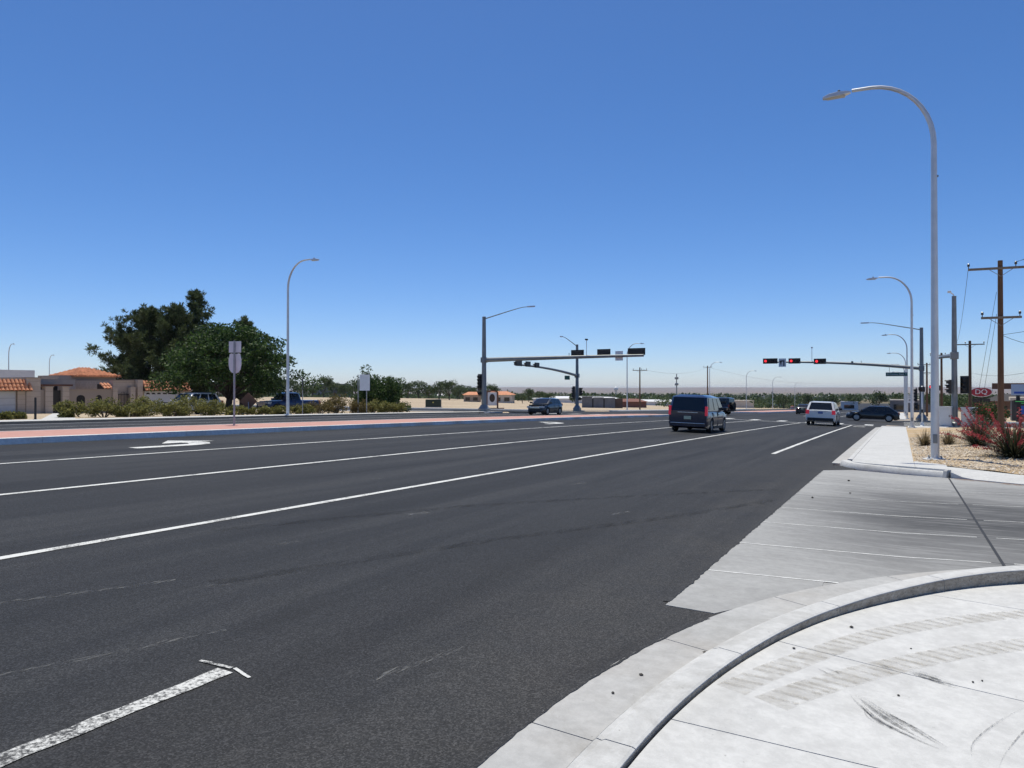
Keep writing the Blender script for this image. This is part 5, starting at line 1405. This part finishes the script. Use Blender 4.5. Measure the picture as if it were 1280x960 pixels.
gb.f = [(i * (nyb + 1) + j, (i + 1) * (nyb + 1) + j, (i + 1) * (nyb + 1) + j + 1, i * (nyb + 1) + j + 1) for i in range(len(bx) - 1) for j in range(nyb)]
struct('gravel_bed', gb, GRAV, fix=False)
# loose stones, real ones, lying on the bed
k = NB('gravel_stone'); geo = k.N.new('ShaderNodeNewGeometry')
STONE = k.out(k.ramp(geo.outputs['Random Per Island'], [(0., (.20, .15, .10)), (.3, (.48, .39, .29)), (.75, (.66, .57, .45)), (1., (.80, .74, .65))]), .9, .2)
rng = np.random.default_rng(2)
SV, N_ = [], 15000
octa = np.array([(1, 0, 0), (0, 1, 0), (-1, 0, 0), (0, -1, 0), (0, 0, 1), (0, 0, -1)], float); tri = [(0, 1, 4), (1, 2, 4), (2, 3, 4), (3, 0, 4), (1, 0, 5), (2, 1, 5), (3, 2, 5), (0, 3, 5)]
me_v, me_f = [], []
for i in range(N_):
    y = 17.6 + 20 * rng.random() ** 1.5; x = .31 + 5.2 * rng.random()
    if y < bed_lo(x) + .02: continue
    s = .012 + .026 * rng.random() ** 2.2
    V = (octa * rng.uniform(.7, 1.2, (6, 3))) * s * np.array([1.1, .9, .7]); a = rng.random() * 6.28; ca, sa = math.cos(a), math.sin(a)
    V = V @ np.array([[ca, -sa, 0], [sa, ca, 0], [0, 0, 1]]) + np.array([x, y, bed_z(x, y) + s * .25])
    o = len(me_v) ; me_v += V.tolist(); me_f += [(a_ + o, b_ + o, c_ + o) for a_, b_, c_ in tri]
mbs = MB(); mbs.v, mbs.f = me_v, me_f
tag(mbs.build('gravel', STONE, fix=False), 'loose tan gravel stones around the near lamp post', 'gravel', None, 'stuff')
BLADE = mk_leaf('yucca_blade', (.030, .036, .018), (.085, .090, .050), .15, 2)
STRAW = mk_leaf('dry_grass_blade', (.15, .11, .06), (.32, .25, .14), .2, 2)
PETAL = mk_leaf('coral_flower', (.30, .030, .040), (.54, .11, .11), .3, 3)
STALK = mat('flower_stalk', (.36, .09, .08), .7, 0, .2, 6)
def blade_clump(n, L, rng, droop=.5, w=.016, el0=20, el1=85):
    """arching blades from one base as strips of three quads"""
    V = []
    for i in range(n):
        a = rng.random() * 2 * math.pi; el = R(rng.uniform(el0, el1)); l = L * rng.uniform(.6, 1.1)
        d = np.array([math.cos(a) * math.cos(el), math.sin(a) * math.cos(el), math.sin(el)]); s = np.array([-math.sin(a), math.cos(a), 0.]) * w
        p = np.array([math.cos(a), math.sin(a), 0]) * rng.random() * .14 * L; prev = None; m_ = 4
        for j in range(m_ + 1):
            f = 1 - .9 * (j / m_) ** 2; cur = (p - s * f, p + s * f)
            if prev is not None: V += [prev[0], prev[1], cur[1], cur[0]]
            prev = cur; p = p + d * l / m_; d = d + np.array([0, 0, -droop / m_ * (.4 + j / m_)]); d /= np.linalg.norm(d)
    return np.array(V)
def yucca(label, X, Y, L, n, stalks, seed, lean=(0, 0)):
    rng = np.random.default_rng(seed)
    t = thing('red_yucca', label, 'plant', (X, Y, bed_z(X, Y) - .02), 0, 'red flowered yucca plants in the gravel bed')
    quads('leaf_blades', blade_clump(n, L, rng, .75, .011, 8, 80), BLADE, t)
    quads('dry_blades', blade_clump(n // 5, L * .8, rng, .9, .010, 5, 50), STRAW, t)
    for i in range(stalks):
        a = rng.random() * 6.28; el = R(rng.uniform(28, 78)); l = L * rng.uniform(.9, 1.35)
        d = Vector((math.cos(a) * math.cos(el) + lean[0], math.sin(a) * math.cos(el) + lean[1], math.sin(el))).normalized(); p = Vector((0, 0, .02)); pts = [p.copy()]
        for j in range(7): p = p + d * l / 7; pts.append(p.copy()); d = (d + Vector((rng.normal() * .05, rng.normal() * .05, -.11 + .012 * j))).normalized()
        so = MB().tube(pts, [.008 - .0008 * j for j in range(8)], 5).build('flower_stalk', STALK, t)
        P, D = [], []
        for j in range(70):
            u = rng.uniform(.34, 1.); q = u * 7; b = int(min(q, 6)); c = pts[b].lerp(pts[b + 1], q - b); dd = rng.normal(size=3)
            P.append(np.array(c)); D.append(dd)
        quads('flowers', leaves(np.array(P), .070, .032, rng, np.array(D), .2), PETAL, so)['kind'] = 'stuff'
    return t
yucca('largest red flowered yucca at the right edge by the walk', 2.52, 22.3, 1.05, 600, 17, 1, (-.12, 0))
yucca('second red flowered yucca left of and behind the largest', 2.15, 27.4, .95, 460, 10, 2)
yucca('third red flowered yucca farther back at the right edge', 3.75, 27.0, 1.05, 460, 14, 3)
yucca('small pinkish yucca before the utility pole base', 2.75, 34.5, 1.15, 160, 6, 4)
def grass(label, X, Y, L, n, seed, m=None):
    rng = np.random.default_rng(seed)
    t = thing('grass_tuft', label, 'grass tuft', (X, Y, bed_z(X, Y) - .02), 0, 'dry grass tufts in the gravel bed')
    quads('blades', blade_clump(n, L, rng, .9, .008, 10, 85), m or STRAW, t)
    quads('green_blades', blade_clump(n // 5, L * .95, rng, .8, .008, 30, 85), BLADE, t)
grass('dry grass tuft left of the near lamp post', .72, 29.3, .62, 260, 5)
grass('dry grass tuft right of the near lamp post', 1.42, 29.0, .58, 220, 6)
grass('tall brown grass tuft at right edge behind the red yuccas', 4.6, 30.5, 1.3, 520, 7)
grass('brown grass tuft before the parked car at right edge', 5.3, 33.5, 1.25, 420, 8)
# red flowering bush at the corner
rng = np.random.default_rng(31); X, Y = 5.55, 62.0
t = thing('flowering_bush', 'round bush thick with red flowers beside the white cabinet', 'shrub', (X, Y, g(0, Y) + .1))
C = ell(rng, 46, 1.0, 1.0, .8, .4, -.7) + np.array([0, 0, .95])
clump_crown(t, C, .34, 80, .13, rng, GLEAF, .9, 'foliage')
clump_crown(t, C[::2] * np.array([1.06, 1.06, 1.04]), .34, 26, .11, rng, PETAL, .9, 'flowers')
mb = MB()
for c in C[:10]: mb.tube([(0, 0, 0), tuple(c * .6), tuple(c)], [.03, .02, .008], 4)
mb.build('stem', BARK, t)
# pebbles on the concrete
PEB = mat('dark_pebble', (.05, .045, .04), .9, 0, .3, 20)
for i, (x, y, s) in enumerate(((-.32, 5.72, .014), (-.62, 5.02, .011), (.36, 4.98, .009), (.41, 5.03, .008), (-.02, 4.55, .007), (.10, 3.62, .011), (.05, 5.45, .007))):
    rng = np.random.default_rng(i); mb = MB()
    mb.add((octa * rng.uniform(.7, 1.3, (6, 3)) * s * np.array([1.2, 1, .7])).tolist(), tri)
    o = mb.build('pebble', PEB, bevel=s * .2); o.location = (x, y, slab_z(x, y) + s * .35)
    tag(o, 'tiny dark pebble lying on the pale slab inside the curved kerb', 'pebble', 'dark pebbles on the near slab')
for i, (x, y, s) in enumerate(((-.95, 16.2, .03), (-.8, 14.0, .02), (-1.1, 4.62, .014), (-1.33, 4.05, .013), (-1.38, 3.72, .012), (-1.3, 12.9, .02))):
    rng = np.random.default_rng(i + 40); mb = MB()
    mb.add((octa * rng.uniform(.7, 1.3, (6, 3)) * s * np.array([1.2, 1, .7])).tolist(), tri)
    o = mb.build('pebble', PEB, bevel=s * .2); o.location = (x, y, g(x, y) + .012 + s * .35)
    tag(o, 'tiny dark pebble lying on the driveway or gutter', 'pebble', 'dark pebbles on the driveway side')
# ---------------------------------------------------------------- beyond the junction
def simple_sign(name, label, X, Y, parts, rz=0.):
    t = thing(name, label, 'sign', (X, Y, terr(X, Y)), rz)
    return t
# lip-shaped restaurant sign
RED_S = mat('sign_red', (.34, .012, .03), .4, 0, .05, 4); BLUE_S = mat('sign_blue', (.035, .10, .42), .4, 0, .05, 4)
X, Y = 10.3, 126
zc = 1.22 - terr(X, Y)
t = thing('restaurant_sign', 'red lip shaped sign with white letters on a tall post', 'sign', (X, Y, terr(X, Y)), R(-6))
MB().box(-.12, .12, -.1, .1, 0, zc - .6).build('post', IRON, t)
lip = [(1.3 * math.cos(R(a)), (.62 if 0 < a < 180 else .66) * math.sin(R(a)) * (1 - .12 * math.exp(-((a - 90) / 12) ** 2))) for a in range(0, 360, 10)]
T_ = MT((0, -.12, zc)) @ Matrix.Rotation(R(90), 4, 'X')
pn = MB().prism([(x * 1.08, y * 1.12) for x, y in lip], -.12, .10, T_).build('rim', SIGN_WHITE, t)
fc = MB().prism(lip, .10, .13, T_).build('face', RED_S, t)
text_mesh('lettering', 'DQ', 1.0, SIGN_WHITE, fc, MT((0, -.26, zc)) @ Matrix.Rotation(R(90), 4, 'X') @ Matrix.Shear('XZ', 4, (0., 0.)), .01)
MB().box(-1.1, 1.1, -.1, .05, zc - 1.5, zc - .95).build('message_board', IRON, t)
# shopping-strip pylon
X, Y = 8.4, 75.0 + 16
zt = terr(X, Y)
t = thing('pylon_sign', 'brown framed roadside pylon with white, green and blue boards at right edge', 'sign', (X + 2.6, Y, zt), R(-4))
def pb(name, px0, px1, y0, y1, d0, d1, m, par=None): return MB().box(px0, px1, d0, d1, y0, y1).build(name, m, par or t)
top_z = 1.642 + (486.4 - 479) / 905 * 76 - zt
pb('beam', -2.6, 2.4, top_z - .62, top_z, -.2, .2, BEAM)
for x in (-.35, 1.35): pb('post', x - .17, x + .17, 0, top_z - .6, -.12, .12, IRON)
b = pb('white_board', -.95, 2.4, top_z - 1.25, top_z - .12, -.34, -.22, mat('pale_board', (.50, .54, .62), .5, 0, .05, 3)); pb('logo_bar', .2, .95, top_z - .55, top_z - .38, -.36, -.345, INK, b); pb('text_bar', -.7, 2.2, top_z - 1.1, top_z - .88, -.36, -.345, BLUE_S, b)
b = pb('message_board', -.75, 2.4, top_z - 2.2, top_z - 1.75, -.34, -.22, IRON); pb('text_bar', -.6, 2.2, top_z - 1.93, top_z - 1.87, -.36, -.345, mat('green_led', (.10, .55, .12), .5, emit=.3), b); pb('text_bar', -.1, 1.8, top_z - 2.10, top_z - 2.05, -.36, -.345, mat('green_led', (.1, .5, .1)), b)
b = pb('blue_board', -.1, 2.4, top_z - 3.2, top_z - 2.35, -.30, -.22, BLUE_S); pb('stripe', .2, 2.1, top_z - 2.85, top_z - 2.6, -.32, -.305, SIGN_WHITE, b)
# arched monument sign on the sandy lot
X, Y = -54.5, 95.0
t = thing('monument_sign', 'arched brown monument sign with a dark oval beside the near signal mast', 'sign', (X, Y, GZ(X, Y)), R(32))
for sx in (-1, 1): MB().box(sx * .82 - .12, sx * .82 + .12, -.14, .14, 0, 2.45).build('post', BEAM, t)
archp = [(.94 * math.cos(R(a)), 2.4 + .42 * math.sin(R(a))) for a in range(0, 181, 15)] + [(.72 * math.cos(R(a)), 2.36 + .24 * math.sin(R(a))) for a in range(180, -1, -15)]
MB().prism(archp, -.14, .14, Matrix.Rotation(R(90), 4, 'X')).build('arch', BEAM, t)
bd_ = MB().box(-.70, .70, -.05, .05, .5, 2.5).build('board', SIGN_WHITE, t)
MB().prism([(.42 * math.cos(R(a)), 1.62 + .62 * math.sin(R(a))) for a in range(0, 360, 20)], .05, .07, Matrix.Rotation(R(90), 4, 'X')).build('oval', mat('oval_brown', (.06, .04, .03), .7), bd_)
MB().box(-1.6, 1.8, -.5, .5, 0, .12).build('plinth', BEAM, t)
X, Y = -67.6, 98.5
t = thing('transformer_box', 'dark green transformer box standing alone on the sandy lot', 'utility box', (X, Y, GZ(X, Y)), R(30))
DG = mat('dark_green_paint', (.016, .030, .018), .55, 0, .1, 4)
MB().box(-1.25, 1.25, -.8, .8, .12, 1.32).build('body', DG, t, bevel=.04); MB().box(-1.4, 1.4, -.95, .95, -.1, .12).build('pad', CONC, t)
for s_ in (-1, 1): MB().box(s_ * .62 - .56, s_ * .62 + .56, -.83, -.80, .2, 1.2).build('door', DG, t)
MB().box(-.1, .1, -.85, -.83, .75, .95).build('label', mat('warning_label', (.5, .45, .1)), t)

# ---------------------------------------------------------------- buildings
def building(label, X, Y, w, d, h, m, roof='flat', rm=None, rz=R(28), grp=None, wins=0, base=None):
    t = thing('building', label, 'building', (X, Y, (terr(X, Y) if base is None else base) - .3), rz, grp)
    wl_ = MB().box(-w / 2, w / 2, -d / 2, d / 2, 0, h).build('wall', m, t)
    if roof == 'flat':
        MB().box(-w / 2 - .15, w / 2 + .15, -d / 2 - .15, d / 2 + .15, h, h + .35).build('roof', rm or m, t)
    else:
        r_ = h * .38; MB().add([(-w / 2 - .5, -d / 2 - .5, h), (w / 2 + .5, -d / 2 - .5, h), (w / 2 + .5, d / 2 + .5, h), (-w / 2 - .5, d / 2 + .5, h), (-w * .28, 0, h + r_), (w * .28, 0, h + r_)], [(0, 1, 5, 4), (1, 2, 5), (2, 3, 4, 5), (3, 0, 4), (0, 3, 2, 1)]).build('roof', rm or m, t)
    for k in range(wins):
        x = -w / 2 + w * (k + .5) / wins
        MB().box(x - w / wins * .3, x + w / wins * .3, -d / 2 - .04, -d / 2 + .02, h * .3, h * .72).build('window', GLASS, wl_)
    return t
TAN = mat('tan_stucco', (.42, .33, .25), .9, 0, .1, 1); PALE = mat('pale_metal_roof', (.66, .66, .67), .6, 0, .08, 1); GREYW = mat('grey_block', (.15, .155, .17), .8, 0, .2, .8); CREAM = mat('cream_stucco', (.56, .50, .42), .9, 0, .1, 1)
building('low building with terracotta hip roof behind the near signal mast', -112, 200, 8.5, 7, 2.9, CREAM, 'hip', TILE, R(20), None, 3)
building('small annex with terracotta roof left of the near signal mast', -121.5, 199, 5, 5, 2.6, TAN, 'hip', TILE, R(25), None, 2)
b = thing('storage_shed', 'dark grey shed row with open doors on the sandy lot', 'shed', (-58, 148, terr(-58, 148)), R(22))
for k, x in enumerate((-2.6, -.2, 2.2)): MB().box(x - 1.15, x + 1.15, -1.3, 1.3, 0, 2.5 - .12 * k).build('bay', GREYW, b)
for x in (-1.4, 1.0): MB().box(x - .12, x + .12, -1.32, -1.25, 0, 2.2).build('doorway', DARKIN, b)
MB().box(3.4, 5.0, -1.1, 1.1, 0, 2.1).build('lean_to', mat('brown_board', (.09, .06, .05), .9), b)
MB().box(-3.9, 3.5, -1.45, 1.45, 2.5, 2.6).build('roof', GREYW, b)
for lab, X, Y, w, d, h, m in (
    ('long white low building between the signal mast and grey sheds', -112, 262, 34, 14, 2.2, PALE),
    ('long white low building left of the dark van', -88, 285, 30, 14, 2.0, PALE),
    ('pale low building just above the off roader', -62, 300, 18, 10, 3.0, CREAM),
    ('red brown low shed by the crossarm pole', -62, 178, 9, 5, 1.9, mat('red_brown_wall', (.20, .09, .07), .9)),
    ('dark office block with flat roof over the left tree line', -400, 440, 26, 18, 15, GREYW),
    ('wide tan office block over the left tree line', -470, 425, 44, 20, 15, TAN)):
    building(lab, X, Y, w, d, h, m, 'hip' if h < 2.5 else 'flat', m, R(25))
building('small white box building past the junction beside the crossover', -15, 262, 5, 5, 2.8, PALE, 'flat', PALE, 0, None, 1)
building('grey shop front past the junction above the crossover', 4, 246, 14, 8, 3.8, GREYW, 'flat', CREAM, 0, None, 3)
building('low restaurant with dark roof below the red lip sign', 19, 150, 13, 9, 3.1, mat('brown_wall', (.16, .09, .06), .9), 'hip', mat('dark_shingle', (.05, .045, .045), .9), R(-5), None, 3)
building('dark fronted shop with pale fascia behind the near power pole', 15.5, 104, 8, 7, 2.8, mat('dark_front', (.035, .035, .04), .6), 'flat', CREAM, R(-5), None, 2)
building('tan shop at the right edge behind the pylon', 21, 118, 10, 8, 3.0, CREAM, 'flat', PALE, R(-5), None, 2)
rb = random.Random(9)
for i in range(52):
    th = R(rb.uniform(-52, 14)); r = 420 + 1500 * rb.random() ** 1.4
    X, Y = r * math.sin(th), r * math.cos(th)
    if -60 < X < 14 and Y < 650: continue
    s = r / 700
    building('small pale building among the trees of the far valley', X, Y, rb.uniform(10, 26) * s ** .5, rb.uniform(8, 14), rb.uniform(3.2, 5) * s ** .5, (PALE, CREAM, TAN, PALE)[i % 4], 'hip' if i % 3 == 0 else 'flat', (PALE, TAN, CREAM)[i % 3], rb.uniform(0, 3), 'buildings scattered in the valley')
# water tank
X, Y = -410, 1120
t = thing('water_tank', 'white globe water tank on the far plain behind the crossarm pole', 'water tank', (X, Y, terr(X, Y)))
MB().lathe([(2, 0), (1, 3), (.9, 9), (1.6, 11), (3, 13), (3.5, 15), (3, 17), (1.4, 18.2), (.3, 18.5)], 14).build('globe', SIGN_WHITE, t, smooth=True)
# orange and white barrels beyond the junction
OR = mat('barrel_orange', (.75, .16, .04), .6)
for i in range(5):
    X, Y = -26.5 + i * 2.2, 212 - i * 1.5
    t = thing('traffic_barrel', ('leftmost', 'second from left', 'middle', 'fourth from left', 'rightmost')[i] + ' orange and white barrel of the row beyond the junction', 'barrel', (X, Y, terr(X, Y)), 0, 'barrels beyond the junction')
    MB().lathe([(.42, 0), (.40, .3), (.36, 1.0), (.30, 1.05)], 10).build('drum', OR, t)
    for z in (.3, .7): MB().lathe([(.43, z), (.41, z + .18)], 10).build('stripe', SIGN_WHITE, t)

wagon = [o for o in bpy.data.objects if o.name.startswith('white_wagon')][0]
for X, Y, rz, lab in ((-72, 205, .4, 'distant white car parked on the sandy lot behind the grey sheds'), (-104, 214, 1.2, 'distant pale car parked beside the terracotta roofed building')):
    o = dup(wagon, (X, Y, terr(X, Y) + .1), rz, lab); o['group'] = 'cars parked far off on the lot'
# ---------------------------------------------------------------- trees beyond
def crown_variant(seed, w, h):
    rng = np.random.default_rng(seed)
    C = ell(rng, 26, w * .38, w * .38, h * .33, .4, -.8) + np.array([0, 0, h * .56])
    return rng, C
protos = []
for k in range(4):
    w, h = ((5.2, 5.0), (4.6, 5.6), (6.4, 5.0), (5.0, 4.2))[k]
    rng, C = crown_variant(60 + k, w, h)
    t = thing('distant_tree', 'x', 'tree', (0, 0, 0), 0, 'trees along the far edge of the sandy lot')
    clump_crown(t, C, rng.uniform(.55, 1.05, len(C)), 46, .42, rng, DIST, .8)
    limb_tree(t, (0, 0, 0), C[:7], .14, rng, 1.0)
    protos.append([t, False])
def far_tree(k, X, Y, s, rz, label, grp=None):
    p = protos[k]
    if not p[1]: o = p[0]; p[1] = True; o.location = (X, Y, terr(X, Y)); o.rotation_euler = (0, 0, rz); o['label'] = label
    else: o = dup(p[0], (X, Y, terr(X, Y)), rz, label)
    o.scale = (s, s, s)
    if grp: o['group'] = grp
    return o
rt = random.Random(3)
for i in range(30):
    th_ = R(-60 + 12 * i / 5) if i < 6 else R(-48.5 + 18.5 * (i - 6) / 23); rr_ = 282 + rt.uniform(-22, 26)
    far_tree(i % 4, rr_ * math.sin(th_), rr_ * math.cos(th_), rt.uniform(1.15, 1.6), rt.uniform(0, 6), 'leafy tree in the row edging the sandy lot at left')
for i, (X, Y, s) in enumerate(((-132, 232, 1.1), (-122, 240, 1.0), (-110, 226, .9), (-100, 232, 1.0), (-150, 235, 1.1), (-98, 208, .75), (-106, 204, .7), (-88, 246, .8))):
    far_tree(i % 4, X, Y, s, i, 'leafy tree behind the terracotta roofed building', 'trees round the terracotta roofed building')
for i, (X, Y, s) in enumerate(((-14, 262, 1.2), (-7, 270, 1.3), (0, 268, 1.35), (8, 258, 1.1), (-22, 280, 1.2), (-32, 300, 1.2), (14, 215, 1.1), (9, 165, .95), (13, 172, 1.1), (12.4, 150, .9), (7.5, 140, .8), (-42, 310, 1.4), (24, 190, 1.2), (6.5, 190, 1.0))):
    far_tree(i % 4, X, Y, s, i * 1.3, 'leafy tree beside the avenue past the junction', 'trees past the junction')
# the wooded valley: one mass, thousands of crowns
rng = np.random.default_rng(77)
def wood(n, r0, r1, pw, per, size):
    th = np.radians(rng.uniform(-75, 40, n)); r = r0 + (r1 - r0) * rng.random(n) ** pw
    X, Y = r * np.sin(th), r * np.cos(th)
    keep = ~((X > -40) & (X < 6) & (Y < 700)) & ~((th < -.50) & (r < 345)) & ~((th < -.30) & (r < 300))
    keep &= np.array([noise.noise(Vector((x * .004 * (700 / max(q, 500)), y * .004, 0))) for x, y, q in zip(X, Y, r)]) > -.25
    X, Y, r = X[keep], Y[keep], r[keep]
    Z = np.array([terr(x, y) for x, y in zip(X, Y)])
    s = size * rng.uniform(.65, 1.35, len(X)) * (r / 700) ** .3
    C = np.stack([X, Y, Z + s * .85], 1); idx = np.repeat(np.arange(len(X)), per)
    u = unit(rng.normal(size=(len(idx), 3)))
    P = C[idx] + u * s[idx][:, None] * np.array([1.0, 1.0, .8]) * rng.uniform(.4, 1, (len(idx), 1))
    k = (14 / per) ** .5
    return leaves(P, s[idx] * .75 * k, s[idx] * .6 * k, rng, u, .5)
V = np.vstack([wood(9500, 420, 5200, 1.6, 14, 2.9), wood(1500, 238, 620, 1.0, 60, 2.7)])
tag(quads('valley_woodland', V, DIST), 'broad green woodland filling the far valley', 'woodland', None, 'stuff')
# ---------------------------------------------------------------- air
hz = MB().box(-19000, 19000, -4000, 19000, -90, 62)
hm = bpy.data.materials.new('haze_air'); hm.use_nodes = True
hn = hm.node_tree.nodes; hn.remove(hn['Principled BSDF'])
pv = hn.new('ShaderNodeVolumePrincipled'); pv.inputs['Color'].default_value = (.86, .92, 1.0, 1); pv.inputs['Density'].default_value = 5.0e-5; pv.inputs['Anisotropy'].default_value = .2
hm.node_tree.links.new(pv.outputs[0], hn['Material Output'].inputs['Volume'])
tag(hz.build('haze', hm), 'pale haze lying over the valley', 'haze', None, 'stuff')
